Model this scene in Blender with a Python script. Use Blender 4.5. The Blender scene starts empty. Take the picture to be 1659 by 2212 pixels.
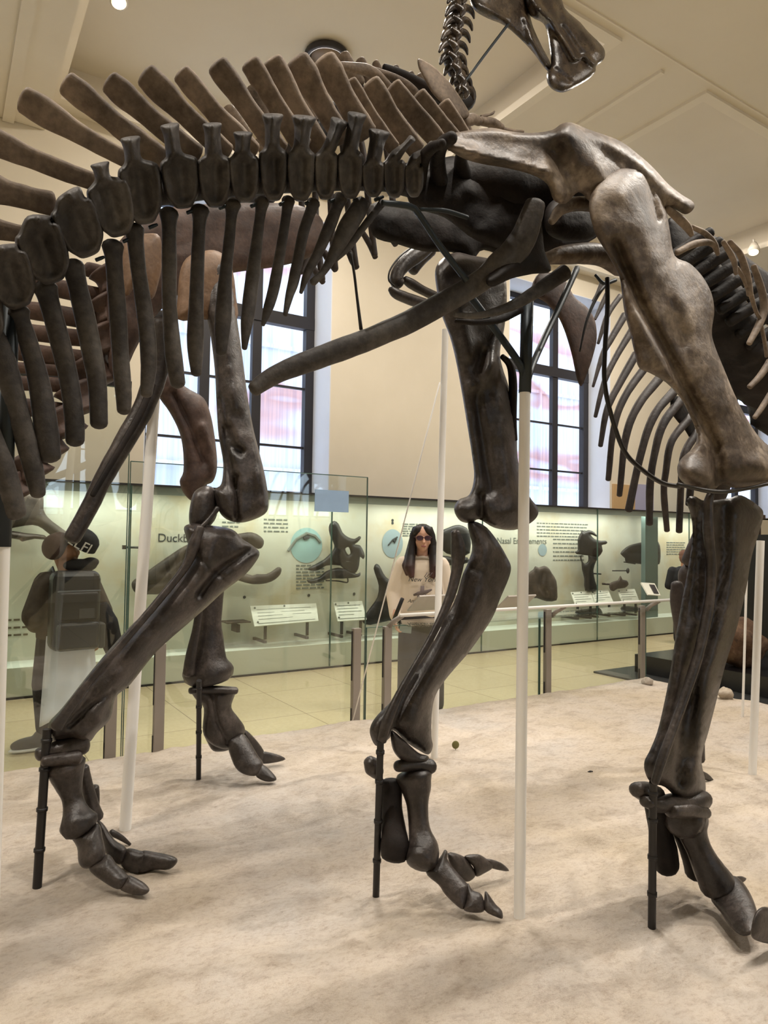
import bpy, bmesh, math, random
import numpy as np
from mathutils import Vector, Matrix, noise
from mathutils.geometry import delaunay_2d_cdt

random.seed(7)
SC = bpy.context.scene
COL = SC.collection

# ------------------------------------------------------------------ camera
W, H = 1659, 2212
FPX, YAW, PIT, ROL, CAMZ = 1510.32, 0.56956, 0.03709, 0.01437, 1.5
cam = bpy.data.cameras.new('camera')
cam.sensor_fit = 'HORIZONTAL'
cam.sensor_width = 36.0
cam.lens = FPX / W * 36.0
cam.clip_start = 0.05
camo = bpy.data.objects.new('camera', cam)
COL.objects.link(camo)
FW = Vector((math.sin(YAW) * math.cos(PIT), math.cos(YAW) * math.cos(PIT), math.sin(PIT)))
_r0 = Vector((math.cos(YAW), -math.sin(YAW), 0)); _u0 = _r0.cross(FW)
RT = _r0 * math.cos(ROL) + _u0 * math.sin(ROL)
UP = -_r0 * math.sin(ROL) + _u0 * math.cos(ROL)
CPOS = Vector((0, 0, CAMZ))
camo.matrix_world = Matrix(((RT.x, UP.x, -FW.x, 0), (RT.y, UP.y, -FW.y, 0), (RT.z, UP.z, -FW.z, CAMZ), (0, 0, 0, 1)))
SC.camera = camo

# ------------------------------------------------------------------ world, exposure, light
SC.view_settings.view_transform = 'Standard'
SC.view_settings.look = 'None'
SC.view_settings.gamma = 1
SC.view_settings.use_curve_mapping = False
SC.view_settings.exposure = 0.13
wd = bpy.data.worlds.new('sky'); SC.world = wd; wd.use_nodes = True
bg = wd.node_tree.nodes['Background']
bg.inputs[0].default_value = (0.74, 0.88, 1.0, 1)
bg.inputs[1].default_value = 3.0

def area(name, loc, size, power, col=(1, .84, .62), size_y=None, rot=(0, 0, 0)):
    l = bpy.data.lights.new(name, 'AREA'); l.energy = power; l.color = col
    l.shape = 'RECTANGLE' if size_y else 'DISK'; l.size = size
    if size_y: l.size_y = size_y
    o = bpy.data.objects.new(name, l); COL.objects.link(o); o.location = loc; o.rotation_euler = rot
    return o
WARM = (1.0, .92, .82)
CEIL = 5.8
# overhead fill lights added at the coffers, without fixtures
for i, (x, y) in enumerate([(2.9, 5.7), (8.2, 5.6), (2.9, 0.6), (8.2, 0.6), (-2.6, 2.5), (13.4, 3.0)]):
    area('coffer_fill_light', (x, y, 6.1), 0.9, 125, WARM)
# track spots aimed at the plinth
def spot(loc, tgt, power, ang, rad=.05, col=(1, .93, .83)):
    l = bpy.data.lights.new('track_light', 'SPOT'); l.energy = power; l.color = col
    l.spot_size = math.radians(ang); l.spot_blend = .6; l.shadow_soft_size = rad
    o = bpy.data.objects.new('track_light', l); COL.objects.link(o); o.location = loc
    d = Vector(tgt) - Vector(loc); o.rotation_euler = d.to_track_quat('-Z', 'Y').to_euler()
spot((1.0, 0.8, 5.6), (1.2, 1.9, .3), 270, 58)
spot((4.7, 1.0, 5.6), (2.5, 1.5, 1.0), 420, 50)
spot((5.0, 3.2, 5.6), (3.6, 3.0, .3), 330, 62)
spot((-1.2, 2.2, 5.6), (0.7, 2.6, .3), 300, 58)
spot((2.2, 3.6, 5.6), (1.6, 3.2, .3), 260, 58)
# ------------------------------------------------------------------ helpers
def ray(px, py):
    return FW + RT * ((px - W / 2) / FPX) - UP * ((py - H / 2) / FPX)
def Py(px, py, y):
    d = ray(px, py); return CPOS + d * (y / d.y)
def Px(px, py, x):
    d = ray(px, py); return CPOS + d * (x / d.x)
def Pz(px, py, z):
    d = ray(px, py); return CPOS + d * ((z - CAMZ) / d.z)
def G(px, py, z=.262):
    return Pz(px, py, z).y
def depth(p):
    return (p - CPOS).dot(FW)

def s2l(c):
    return tuple(((v / 255) / 12.92 if v / 255 <= .04045 else ((v / 255 + .055) / 1.055) ** 2.4) for v in c)

def thing(name, label, cat, loc=(0, 0, 0), group=None):
    o = bpy.data.objects.new(name, None); COL.objects.link(o); o.location = loc
    o.empty_display_size = .1
    tag(o, label, cat, group); return o
def tag(o, label=None, cat=None, group=None, kind=None):
    if label: o['label'] = label
    if cat: o['category'] = cat
    if group: o['group'] = group
    if kind: o['kind'] = kind
    return o
def wloc(o):
    v = Vector((0, 0, 0))
    while o: v += o.location; o = o.parent
    return v
def link(name, verts, faces, mat, parent=None, smooth=True, label=None):
    me = bpy.data.meshes.new(name)
    off = wloc(parent) if parent else Vector((0, 0, 0))
    base = Vector((0, 0, 0))
    vs = [tuple(Vector(v) - off) for v in verts]
    me.from_pydata(vs, [], faces)
    me.validate(); me.update()
    bm = bmesh.new(); bm.from_mesh(me)
    bmesh.ops.recalc_face_normals(bm, faces=bm.faces)
    bm.to_mesh(me); bm.free()
    if smooth:
        me.polygons.foreach_set('use_smooth', [True] * len(me.polygons))
    me.materials.append(mat)
    o = bpy.data.objects.new(name, me); COL.objects.link(o)
    if parent: o.parent = parent
    if label: o['label'] = label
    return o

class MB:
    """collects boxes, tubes, ellipsoids into one mesh"""
    def __init__(s): s.v = []; s.f = []
    def add(s, v, f):
        n = len(s.v); s.v += [tuple(a) for a in v]; s.f += [tuple(i + n for i in q) for q in f]; return s
    def box(s, a, b, M=None):
        x0, y0, z0 = a; x1, y1, z1 = b
        v = [(x, y, z) for x in (x0, x1) for y in (y0, y1) for z in (z0, z1)]
        if M: v = [M @ Vector(p) for p in v]
        return s.add(v, [(0, 1, 3, 2), (4, 6, 7, 5), (0, 4, 5, 1), (2, 3, 7, 6), (0, 2, 6, 4), (1, 5, 7, 3)])
    def tube(s, pts, r, n=10, caps=True, flat=1.0):
        pts = [Vector(p) for p in pts]; rr = r if isinstance(r, (list, tuple)) else [r] * len(pts)
        rings = []
        up = None
        for i, p in enumerate(pts):
            t = (pts[min(i + 1, len(pts) - 1)] - pts[max(i - 1, 0)]).normalized()
            if up is None: up = Vector((0, 0, 1)) if abs(t.z) < .9 else Vector((1, 0, 0))
            a = (up - t * up.dot(t)).normalized(); b = t.cross(a); up = a
            rings.append([p + (a * math.cos(k * 2 * math.pi / n) + b * math.sin(k * 2 * math.pi / n) * flat) * rr[i] for k in range(n)])
        v = [q for R in rings for q in R]; f = []
        for i in range(len(pts) - 1):
            for k in range(n):
                f.append((i * n + k, i * n + (k + 1) % n, (i + 1) * n + (k + 1) % n, (i + 1) * n + k))
        if caps:
            f.append(tuple(range(n))[::-1]); f.append(tuple((len(pts) - 1) * n + k for k in range(n)))
        return s.add(v, f)
    def ell(s, c, r, M=None, n=14, m=9):
        v = [(0, 0, 1)]; f = []
        for i in range(1, m):
            th = math.pi * i / m
            for k in range(n):
                ph = 2 * math.pi * k / n
                v.append((math.sin(th) * math.cos(ph), math.sin(th) * math.sin(ph), math.cos(th)))
        v.append((0, 0, -1)); L = len(v) - 1
        for k in range(n):
            f.append((0, 1 + k, 1 + (k + 1) % n)); f.append((L, 1 + (m - 2) * n + (k + 1) % n, 1 + (m - 2) * n + k))
        for i in range(m - 2):
            for k in range(n):
                a = 1 + i * n + k; b = 1 + i * n + (k + 1) % n
                f.append((a, a + n, b + n, b))
        c = Vector(c)
        out = []
        for p in v:
            q = Vector((p[0] * r[0], p[1] * r[1], p[2] * r[2]))
            if M: q = M @ q
            out.append(c + q)
        return s.add(out, f)
    def capsule(s, a, b, ra, rb, n=12):
        a = Vector(a); b = Vector(b); t = (b - a).normalized()
        s.tube([a - t * ra * .85, a - t * ra * .6, a, b, b + t * rb * .6, b + t * rb * .85], [ra * .4, ra * .8, ra, rb, rb * .8, rb * .4], n)
        return s
    def quad(s, a, b, c, d): return s.add([a, b, c, d], [(0, 1, 2, 3)])
    def build(s, name, mat, parent=None, smooth=False, label=None):
        return link(name, s.v, s.f, mat, parent, smooth, label)

def bevel(o, w, seg=2):
    m = o.modifiers.new('bevel', 'BEVEL'); m.width = w; m.segments = seg; m.limit_method = 'ANGLE'; return o

def catmull(P, n, closed=False):
    """P: array (k,d) -> smooth samples"""
    P = np.array(P, float); k = len(P); out = []
    rng = range(k) if closed else range(k - 1)
    for i in rng:
        if closed: p0, p1, p2, p3 = P[(i - 1) % k], P[i], P[(i + 1) % k], P[(i + 2) % k]
        else:
            p1, p2 = P[i], P[i + 1]
            p0 = P[i - 1] if i > 0 else 2 * p1 - p2
            p3 = P[i + 2] if i + 2 < k else 2 * p2 - p1
        for j in range(n):
            t = j / n
            out.append(.5 * (2 * p1 + (p2 - p0) * t + (2 * p0 - 5 * p1 + 4 * p2 - p3) * t * t + (3 * p1 - p0 - 3 * p2 + p3) * t ** 3))
    if not closed: out.append(P[-1])
    return np.array(out)

def bone(name, pts, y, mat, parent, flat=1.0, n=14, sub=6, rough=.05, cap=.6, label=None, sq=1.0):
    """a bone lofted through (x, y, half width) sightings that lie on the upright plane at distance y
    (one y, or one for each point)"""
    ys = list(y) if isinstance(y, (list, tuple)) else [y] * len(pts)
    C = []
    for (px, py, hw), yy in zip(pts, ys):
        p = Py(px, py, yy); C.append((p.x, p.y, p.z, hw * depth(p) / FPX))
    S = catmull(C, sub)
    # rounded ends
    t0 = S[1, :3] - S[0, :3]; t0 /= np.linalg.norm(t0) + 1e-9
    t1 = S[-1, :3] - S[-2, :3]; t1 /= np.linalg.norm(t1) + 1e-9
    def capr(p, t, sgn):
        out = []
        for a in (30, 60, 82):
            a = math.radians(a)
            out.append(np.array([*(p[:3] + sgn * t * p[3] * cap * math.sin(a)), p[3] * math.cos(a)]))
        return out
    S = np.array(capr(S[0], t0, -1)[::-1] + list(S) + capr(S[-1], t1, 1))
    V = []; F = []
    seed = Vector((C[0][0] * 7.1, C[0][2] * 3.3, len(pts)))
    m = len(S)
    for i in range(m):
        p = Vector(S[i, :3]); r = max(S[i, 3], 1e-4)
        t = Vector(S[min(i + 1, m - 1), :3] - S[max(i - 1, 0), :3]).normalized()
        v = (p - CPOS).normalized()
        a = t.cross(v)
        if a.length < .05: a = t.cross(Vector((0, 0, 1)))
        a.normalize(); b = a.cross(t).normalized()
        for k in range(n):
            th = 2 * math.pi * k / n
            c, s_ = math.cos(th), math.sin(th)
            if sq != 1.0:
                c = math.copysign(abs(c) ** sq, c); s_ = math.copysign(abs(s_) ** sq, s_)
            q = p + a * (c * r) + b * (s_ * r * flat)
            d = 1 + rough * 1.6 * noise.noise(q * 11 + seed) + rough * .6 * noise.noise(q * 40 + seed)
            V.append(p + (q - p) * d)
    for i in range(m - 1):
        for k in range(n):
            F.append((i * n + k, i * n + (k + 1) % n, (i + 1) * n + (k + 1) % n, (i + 1) * n + k))
    F.append(tuple(range(n))); F.append(tuple((m - 1) * n + k for k in range(n)))
    return link(name, V, F, mat, parent, True, label)

def plate(name, out, y, mat, parent, th=None, R=None, ridges=(), sm=4, rough=.06, grid=None, label=None, holes=()):
    """a solid bone, thickest in the middle and rounded to its outline; out = sightings of its outline,
    y = distance of its plane, or ((x,y,dist),(x,y,dist)) for a plane that turns"""
    if isinstance(y, (tuple, list)):
        (ax, ay, y0), (bx, by, y1) = y
        L2 = (bx - ax) ** 2 + (by - ay) ** 2
        def fy(px, py):
            t = ((px - ax) * (bx - ax) + (py - ay) * (by - ay)) / L2
            return y0 + (y1 - y0) * min(1.3, max(-.3, t))
    else: fy = lambda px, py: y
    B = catmull(out, sm, True) if sm > 1 else np.array(out, float)
    HB = [catmull(h, 3, True) for h in holes]
    loops = [B] + HB
    xs0, ys0 = B.min(0); xs1, ys1 = B.max(0)
    areaB = abs(np.sum(B[:, 0] * np.roll(B[:, 1], -1) - B[:, 1] * np.roll(B[:, 0], -1))) / 2
    g = grid or max(1.2, math.sqrt(areaB / 650))
    segs = np.concatenate([np.stack([L, np.roll(L, -1, 0)], 1) for L in loops])
    def dist(Q):
        a = segs[:, 0][None]; b = segs[:, 1][None]; q = Q[:, None]
        ab = b - a; t = np.clip(((q - a) * ab).sum(2) / ((ab ** 2).sum(2) + 1e-9), 0, 1)
        return np.sqrt((((a + ab * t[..., None]) - q) ** 2).sum(2)).min(1)
    def inside(Q, L):
        x, yv = Q[:, 0][:, None], Q[:, 1][:, None]
        a = L[None]; b = np.roll(L, -1, 0)[None]
        c = ((a[..., 1] > yv) != (b[..., 1] > yv)) & (x < (b[..., 0] - a[..., 0]) * (yv - a[..., 1]) / (b[..., 1] - a[..., 1] + 1e-12) + a[..., 0])
        return c.sum(1) % 2 == 1
    gx, gy = np.meshgrid(np.arange(xs0, xs1, g), np.arange(ys0, ys1, g * .87))
    gx[1::2] += g / 2
    Q = np.stack([gx.ravel(), gy.ravel()], 1)
    ok = inside(Q, B)
    for h in HB: ok &= ~inside(Q, h)
    Q = Q[ok]
    if len(Q): Q = Q[dist(Q) > g * .45]
    pts = [Vector((p[0], p[1])) for L in loops for p in L] + [Vector((p[0], p[1])) for p in Q]
    edges = []; k = 0
    for L in loops:
        edges += [(k + i, k + (i + 1) % len(L)) for i in range(len(L))]; k += len(L)
    nb = k
    vo, eo, fo, ov, oe, of = delaunay_2d_cdt(pts, edges, [], 1, 1e-5)
    V2 = np.array([(v.x, v.y) for v in vo])
    isb = np.zeros(len(V2), bool)
    for i, src in enumerate(ov):
        if any(s < nb for s in src) or not src: isb[i] = True
    cen = np.array([V2[list(f)].mean(0) for f in fo])
    keep = inside(cen, B)
    for h in HB: keep &= ~inside(cen, h)
    fo = [f for f, kk in zip(fo, keep) if kk]
    d = dist(V2); d[isb] = 0
    Rm = R or d.max() * .95
    T = np.sqrt(np.clip(1 - (1 - np.clip(d / Rm, 0, 1)) ** 2, 0, 1))
    p0 = Py(*B.mean(0), fy(*B.mean(0)))
    pxm = depth(p0) / FPX
    thm = th if th is not None else Rm * pxm * .8
    sd = Vector((B[0, 0], B[0, 1], 3))
    verts = []; front = {}; back = {}
    for i, (px, py) in enumerate(V2):
        if isb[i] and d[i] == 0: a = b = 0
        else:
            a = b = thm * T[i]
            for line, wpx, amp in ridges:
                Lp = np.array(line, float); q = np.array([px, py])
                A_ = Lp[:-1]; D_ = Lp[1:] - A_
                t = np.clip(((q - A_) * D_).sum(1) / (D_ ** 2).sum(1), 0, 1)
                dd = np.sqrt(((A_ + D_ * t[:, None] - q) ** 2).sum(1)).min()
                a += (amp if amp > 0 else amp * (.45 + min(.4, wpx / 30))) * thm * math.exp(-(dd / wpx) ** 2) * min(1, T[i] * 1.5)
            q3 = Vector((px / 80, py / 80, 0)) + sd
            a *= 1 + rough * 2 * noise.noise(q3) + rough * .7 * noise.noise(q3 * 3.1)
        P0 = Py(px, py, fy(px, py)); v = (P0 - CPOS).normalized()
        front[i] = len(verts); verts.append(P0 - v * a)
        if isb[i]: back[i] = front[i]
        else: back[i] = len(verts); verts.append(P0 + v * b)
    F = []
    for f in fo:
        F.append(tuple(front[i] for i in f)); F.append(tuple(back[i] for i in f[::-1]))
    return link(name, verts, F, mat, parent, True, label)

# ------------------------------------------------------------------ materials
def newmat(name):
    m = bpy.data.materials.new(name); m.use_nodes = True
    nt = m.node_tree; b = nt.nodes['Principled BSDF']; return m, nt, b
def plain(name, rgb, rough=.6, metal=0, spec=.5, lin=False):
    m, nt, b = newmat(name)
    b.inputs['Base Color'].default_value = (*(rgb if lin else s2l(rgb)), 1)
    b.inputs['Roughness'].default_value = rough; b.inputs['Metallic'].default_value = metal
    b.inputs['Specular IOR Level'].default_value = spec
    return m
def nz(nt, scale, detail=6, rough=.6, coord='Object', vec=None):
    n = nt.nodes.new('ShaderNodeTexNoise'); n.inputs['Scale'].default_value = scale
    n.inputs['Detail'].default_value = detail; n.inputs['Roughness'].default_value = rough
    if vec is None:
        tc = nt.nodes.new('ShaderNodeTexCoord'); vec = tc.outputs[coord]
    nt.links.new(vec, n.inputs['Vector']); return n
def ramp(nt, src, stops):
    r = nt.nodes.new('ShaderNodeValToRGB'); e = r.color_ramp.elements
    while len(e) < len(stops): e.new(.5)
    for q, (p, c) in zip(e, stops): q.position = p; q.color = (*s2l(c), 1)
    nt.links.new(src, r.inputs[0]); return r
def bonemat(name, dark, mid, lite, rough=.5, spec=.4, sc=7.0, bump=.4):
    m, nt, b = newmat(name)
    geo = nt.nodes.new('ShaderNodeNewGeometry')
    n1 = nz(nt, sc, 8, .65, vec=geo.outputs['Position']); n2 = nz(nt, sc * 9, 4, .6, vec=geo.outputs['Position'])
    mx = nt.nodes.new('ShaderNodeMath'); mx.operation = 'MULTIPLY_ADD'
    nt.links.new(n2.outputs[0], mx.inputs[0]); mx.inputs[1].default_value = .35
    nt.links.new(n1.outputs[0], mx.inputs[2])
    r = ramp(nt, mx.outputs[0], [(.46, dark), (.66, mid), (.86, lite)])
    nt.links.new(r.outputs[0], b.inputs['Base Color'])
    b.inputs['Specular IOR Level'].default_value = spec
    rr = nt.nodes.new('ShaderNodeMapRange'); nt.links.new(n2.outputs[0], rr.inputs[0])
    rr.inputs[3].default_value = rough - .1; rr.inputs[4].default_value = rough + .15
    nt.links.new(rr.outputs[0], b.inputs['Roughness'])
    bp = nt.nodes.new('ShaderNodeBump'); bp.inputs['Strength'].default_value = bump; bp.inputs['Distance'].default_value = .01
    nt.links.new(mx.outputs[0], bp.inputs['Height']); nt.links.new(bp.outputs[0], b.inputs['Normal'])
    return m
M = {}
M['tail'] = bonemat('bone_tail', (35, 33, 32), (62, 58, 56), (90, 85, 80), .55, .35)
M['spine'] = bonemat('bone_spine_lit', (68, 58, 50), (112, 98, 85), (150, 133, 116), .6, .3, 6, .4)  # paler bone: light from above on the neural spines is put into the colour
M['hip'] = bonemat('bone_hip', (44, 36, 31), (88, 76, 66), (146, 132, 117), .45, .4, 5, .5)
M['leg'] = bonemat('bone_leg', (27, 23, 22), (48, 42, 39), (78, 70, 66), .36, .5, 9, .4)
M['dark'] = bonemat('bone_shade', (13, 11, 10), (25, 20, 18), (38, 31, 28), .6, .25)  # near-black bone: shade under the pelvis and on hidden bones put into the colour
M['rib'] = bonemat('bone_rib', (34, 28, 26), (52, 44, 41), (72, 62, 57), .5)
M['red'] = bonemat('bone_red', (44, 32, 28), (70, 53, 46), (94, 74, 64), .6)
M['tan'] = bonemat('bone_tan', (82, 62, 46), (110, 86, 66), (132, 106, 84), .6)
M['bronze'] = bonemat('bone_bronze', (20, 15, 12), (44, 34, 27), (84, 70, 52), .28, .6, 9)
M['fossil'] = bonemat('bone_fossil', (20, 19, 19), (36, 34, 33), (56, 53, 51), .5)
M['fossil_brown'] = bonemat('bone_fossil_brown', (40, 33, 29), (66, 56, 50), (92, 80, 72), .6)
M['steel'] = plain('dark_steel', (44, 50, 54), .45, .6)
M['black'] = plain('black_paint', (26, 23, 23), .45)
M['pole'] = plain('white_pole_paint', (240, 238, 234), .35)
M['chrome'] = plain('brushed_steel', (150, 142, 134), .45, .4)
# ------------------------------------------------------------------ room materials
def wallmat(name, c1, c2, rough=.9, sc=1.5):
    m, nt, b = newmat(name)
    n = nz(nt, sc, 5, .6)
    r = ramp(nt, n.outputs[0], [(.3, c1), (.7, c2)])
    nt.links.new(r.outputs[0], b.inputs['Base Color']); b.inputs['Roughness'].default_value = rough
    n2 = nz(nt, 160, 3, .6); bp = nt.nodes.new('ShaderNodeBump'); bp.inputs['Strength'].default_value = .08
    nt.links.new(n2.outputs[0], bp.inputs['Height']); nt.links.new(bp.outputs[0], b.inputs['Normal'])
    return m
M['wall'] = wallmat('wall_plaster', (226, 216, 196), (232, 222, 203))
M['ceil'] = wallmat('ceiling_plaster', (222, 212, 194), (228, 219, 202), .95, .8)
M['trim'] = wallmat('trim_plaster', (228, 218, 200), (234, 225, 208))
M['frame'] = plain('window_iron', (40, 37, 40), .5)
M['reveal'] = wallmat('reveal_plaster', (225, 228, 236), (232, 235, 242))

def floormat():
    m, nt, b = newmat('floor_terrazzo')
    tc = nt.nodes.new('ShaderNodeTexCoord')
    br = nt.nodes.new('ShaderNodeTexBrick'); br.offset = .0; br.inputs['Scale'].default_value = 1
    br.inputs['Mortar Size'].default_value = .004; br.inputs['Brick Width'].default_value = .9; br.inputs['Row Height'].default_value = .9
    br.inputs['Color1'].default_value = (*s2l((214, 200, 164)), 1); br.inputs['Color2'].default_value = (*s2l((208, 193, 156)), 1)
    br.inputs['Mortar'].default_value = (*s2l((150, 138, 110)), 1)
    nt.links.new(tc.outputs['Object'], br.inputs['Vector'])
    n = nz(nt, 30, 6, .7)
    mx = nt.nodes.new('ShaderNodeMixRGB'); mx.blend_type = 'MULTIPLY'; mx.inputs[0].default_value = .35
    r = ramp(nt, n.outputs[0], [(.3, (205, 200, 190)), (.7, (255, 252, 245))])
    nt.links.new(br.outputs[0], mx.inputs[1]); nt.links.new(r.outputs[0], mx.inputs[2])
    nt.links.new(mx.outputs[0], b.inputs['Base Color']); b.inputs['Roughness'].default_value = .22
    return m
M['floor'] = floormat()

def glassmat(name, tint=(1, 1, 1), refl=1.0, haze=0.0, hazecol=(200, 215, 205)):
    m = bpy.data.materials.new(name); m.use_nodes = True; nt = m.node_tree; nt.nodes.clear()
    out = nt.nodes.new('ShaderNodeOutputMaterial'); tr = nt.nodes.new('ShaderNodeBsdfTransparent')
    tr.inputs[0].default_value = (*tint, 1)
    gl = nt.nodes.new('ShaderNodeBsdfGlossy'); gl.inputs['Roughness'].default_value = 0.0
    ge = nt.nodes.new('ShaderNodeNewGeometry'); dt = nt.nodes.new('ShaderNodeVectorMath'); dt.operation = 'DOT_PRODUCT'
    nt.links.new(ge.outputs['Incoming'], dt.inputs[0]); nt.links.new(ge.outputs['Normal'], dt.inputs[1])
    def mth(op, a, b_=None):
        n_ = nt.nodes.new('ShaderNodeMath'); n_.operation = op
        for k, v in enumerate((a, b_)):
            if v is None: continue
            if isinstance(v, (int, float)): n_.inputs[k].default_value = v
            else: nt.links.new(v, n_.inputs[k])
        return n_.outputs[0]
    sch = mth('POWER', mth('SUBTRACT', 1.0, mth('ABSOLUTE', dt.outputs['Value'])), 5.0)
    ml = mth('MULTIPLY', mth('ADD', mth('MULTIPLY', sch, .96), .04), refl)
    mx = nt.nodes.new('ShaderNodeMixShader'); nt.links.new(ml, mx.inputs[0])
    nt.links.new(tr.outputs[0], mx.inputs[1]); nt.links.new(gl.outputs[0], mx.inputs[2])
    last = mx
    if haze:
        df = nt.nodes.new('ShaderNodeBsdfDiffuse'); df.inputs[0].default_value = (*s2l(hazecol), 1)
        m2 = nt.nodes.new('ShaderNodeMixShader'); m2.inputs[0].default_value = haze
        nt.links.new(mx.outputs[0], m2.inputs[1]); nt.links.new(df.outputs[0], m2.inputs[2]); last = m2
    nt.links.new(last.outputs[0], out.inputs[0]); return m
M['glass'] = glassmat('clear_glass', (.97, .99, .98), 1.0)
M['glass_green'] = glassmat('green_glass', (.965, .983, .967), 1.2)
M['glass_edge'] = plain('glass_edge', (70, 96, 88), .2)

def struct(name, mb, mat, parent=None, smooth=False):
    o = mb.build(name, mat, parent, smooth)
    if not parent: o['kind'] = 'structure'
    return o
X0, X1, Y0, YW, YG = -5.0, 17.0, -8.0, 7.7, 8.2
WINS = [-3.4, 1.85, 7.1, 12.35]; WW = 2.26; WZ0, WZ1 = 2.0, 5.45
FWINS = [1.85, 7.1]

struct('floor', MB().box((X0, Y0, -.1), (X1, YG, 0)), M['floor'])
def wall_with_holes(ya, yb, wins):
    mb = MB(); xs = [X0 - .3]
    for w in wins: xs += [w, w + WW]
    xs.append(X1 + .3)
    for i in range(len(xs) - 1):
        if i % 2 == 0: mb.box((xs[i], ya, 0), (xs[i + 1], yb, 6.4))
        else:
            mb.box((xs[i], ya, 0), (xs[i + 1], yb, WZ0)); mb.box((xs[i], ya, WZ1), (xs[i + 1], yb, 6.4))
    return mb
struct('wall_back', wall_with_holes(YW, YG + .15, WINS), M['wall'])
struct('wall_front', wall_with_holes(Y0 - .6, Y0, FWINS), M['wall'])
struct('wall_left', MB().box((X0 - .3, Y0, 0), (X0, YW, 6.4)), M['wall'])
struct('wall_right', MB().box((X1, Y0, 0), (X1 + .3, YW, 6.4)), M['wall'])

# ceiling: soffit at 6.6 m with recessed coffers
HOLES = []
for y0_, y1_ in ((3.84, 7.5), (-1.2, 2.6), (-7.0, -2.6)):
    for a_, b_ in ((-4.5, -.42), (.80, 4.81), (6.03, 10.04), (11.26, 15.2)): HOLES.append((a_, b_, y0_, y1_))
def soffit():
    mb = MB()
    xs = sorted({X0, X1} | {h[0] for h in HOLES} | {h[1] for h in HOLES}); ys = sorted({Y0, YG} | {h[2] for h in HOLES} | {h[3] for h in HOLES})
    for i in range(len(xs) - 1):
        for j in range(len(ys) - 1):
            cx, cy = (xs[i] + xs[i + 1]) / 2, (ys[j] + ys[j + 1]) / 2
            if not any(h[0] < cx < h[1] and h[2] < cy < h[3] for h in HOLES):
                mb.box((xs[i], ys[j], CEIL), (xs[i + 1], ys[j + 1], 6.25))
    mb.box((X0 - .3, Y0 - .5, 6.17), (X1 + .3, YG + .2, 6.4))
    return mb
struct('ceiling', soffit(), M['ceil'])
mb = MB()
for h in HOLES:
    a, b, c, d = h
    for (p, q) in (((a, c, CEIL - .03), (b, c + .10, CEIL + .05)), ((a, d - .10, CEIL - .03), (b, d, CEIL + .05)),
                   ((a, c + .10, CEIL - .03), (a + .10, d - .10, CEIL + .05)), ((b - .10, c + .10, CEIL - .03), (b, d - .10, CEIL + .05))):
        mb.box(p, q)
struct('trim_1', mb, M['trim'])
mb = MB()
mb.box((5.42, 3.9, CEIL - .03), (5.47, 7.6, CEIL + .01))
mb.box((X0, 3.755, CEIL - .012), (X1, 3.765, CEIL + .01))
mb.box((X0, 2.72, CEIL - .03), (X1, 2.77, CEIL + .01))
mb.box((-.40, 2.8, 5.56), (.795, YW - .01, CEIL + .01)).box((.42, 2.8, 5.53), (.52, YW - .01, 5.6))
struct('trim_2', mb, M['trim'])

# windows
M['pane'] = glassmat('window_glass', (.96, .98, 1.0), .8)
def window(i, x, yg, sgn):
    root = bpy.data.objects.new('window_%d' % i, None); COL.objects.link(root); root.location = (x, yg, WZ0); root['kind'] = 'structure'
    fr = MB(); t = .07
    fr.box((x, yg - .05, WZ0), (x + .13, yg + .05, WZ1)); fr.box((x + WW - .13, yg - .05, WZ0), (x + WW, yg + .05, WZ1))
    fr.box((x, yg - .05, WZ1 - .1), (x + WW, yg + .05, WZ1)); fr.box((x, yg - .05, WZ0), (x + WW, yg + .05, WZ0 + .07))
    fr.build('window_frame', M['frame'], root)
    mu = MB()
    for mx in (x + .80, x + 1.46): mu.box((mx - .06, yg - .04, WZ0), (mx + .06, yg + .04, WZ1))
    mu.box((x, yg - .055, 4.2), (x + WW, yg + .055, 4.36))
    mu.build('mullion', M['frame'], root)
    gb = MB()
    for z in (2.65, 3.42): gb.box((x, yg - .02, z - .014), (x + WW, yg + .02, z + .014))
    gb.build('glazing_bar', M['frame'], root)
    MB().box((x + .02, yg - .004, WZ0), (x + WW - .02, yg + .004, WZ1)).build('window_pane', M['pane'], root)
    s = MB().box((x - .0, min(yg, yg + sgn * .5), WZ0 - .03), (x + WW, max(yg, yg + sgn * .5), WZ0 + .015))
    s.build('window_sill', M['reveal'], root)
    rv = MB()
    ya, yb = sorted((yg - sgn * .0, yg + sgn * .5))
    rv.box((x, ya, WZ0), (x + .012, yb, WZ1)); rv.box((x + WW - .012, ya, WZ0), (x + WW, yb, WZ1)); rv.box((x, ya, WZ1 - .012), (x + WW, yb, WZ1))
    rv.build('window_reveal', M['reveal'], root)
for i, x in enumerate(WINS):
    window(i + 1, x, YG, -1)
for i, x in enumerate(FWINS): window(i + 5, x, Y0 - .5, 1)

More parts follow.
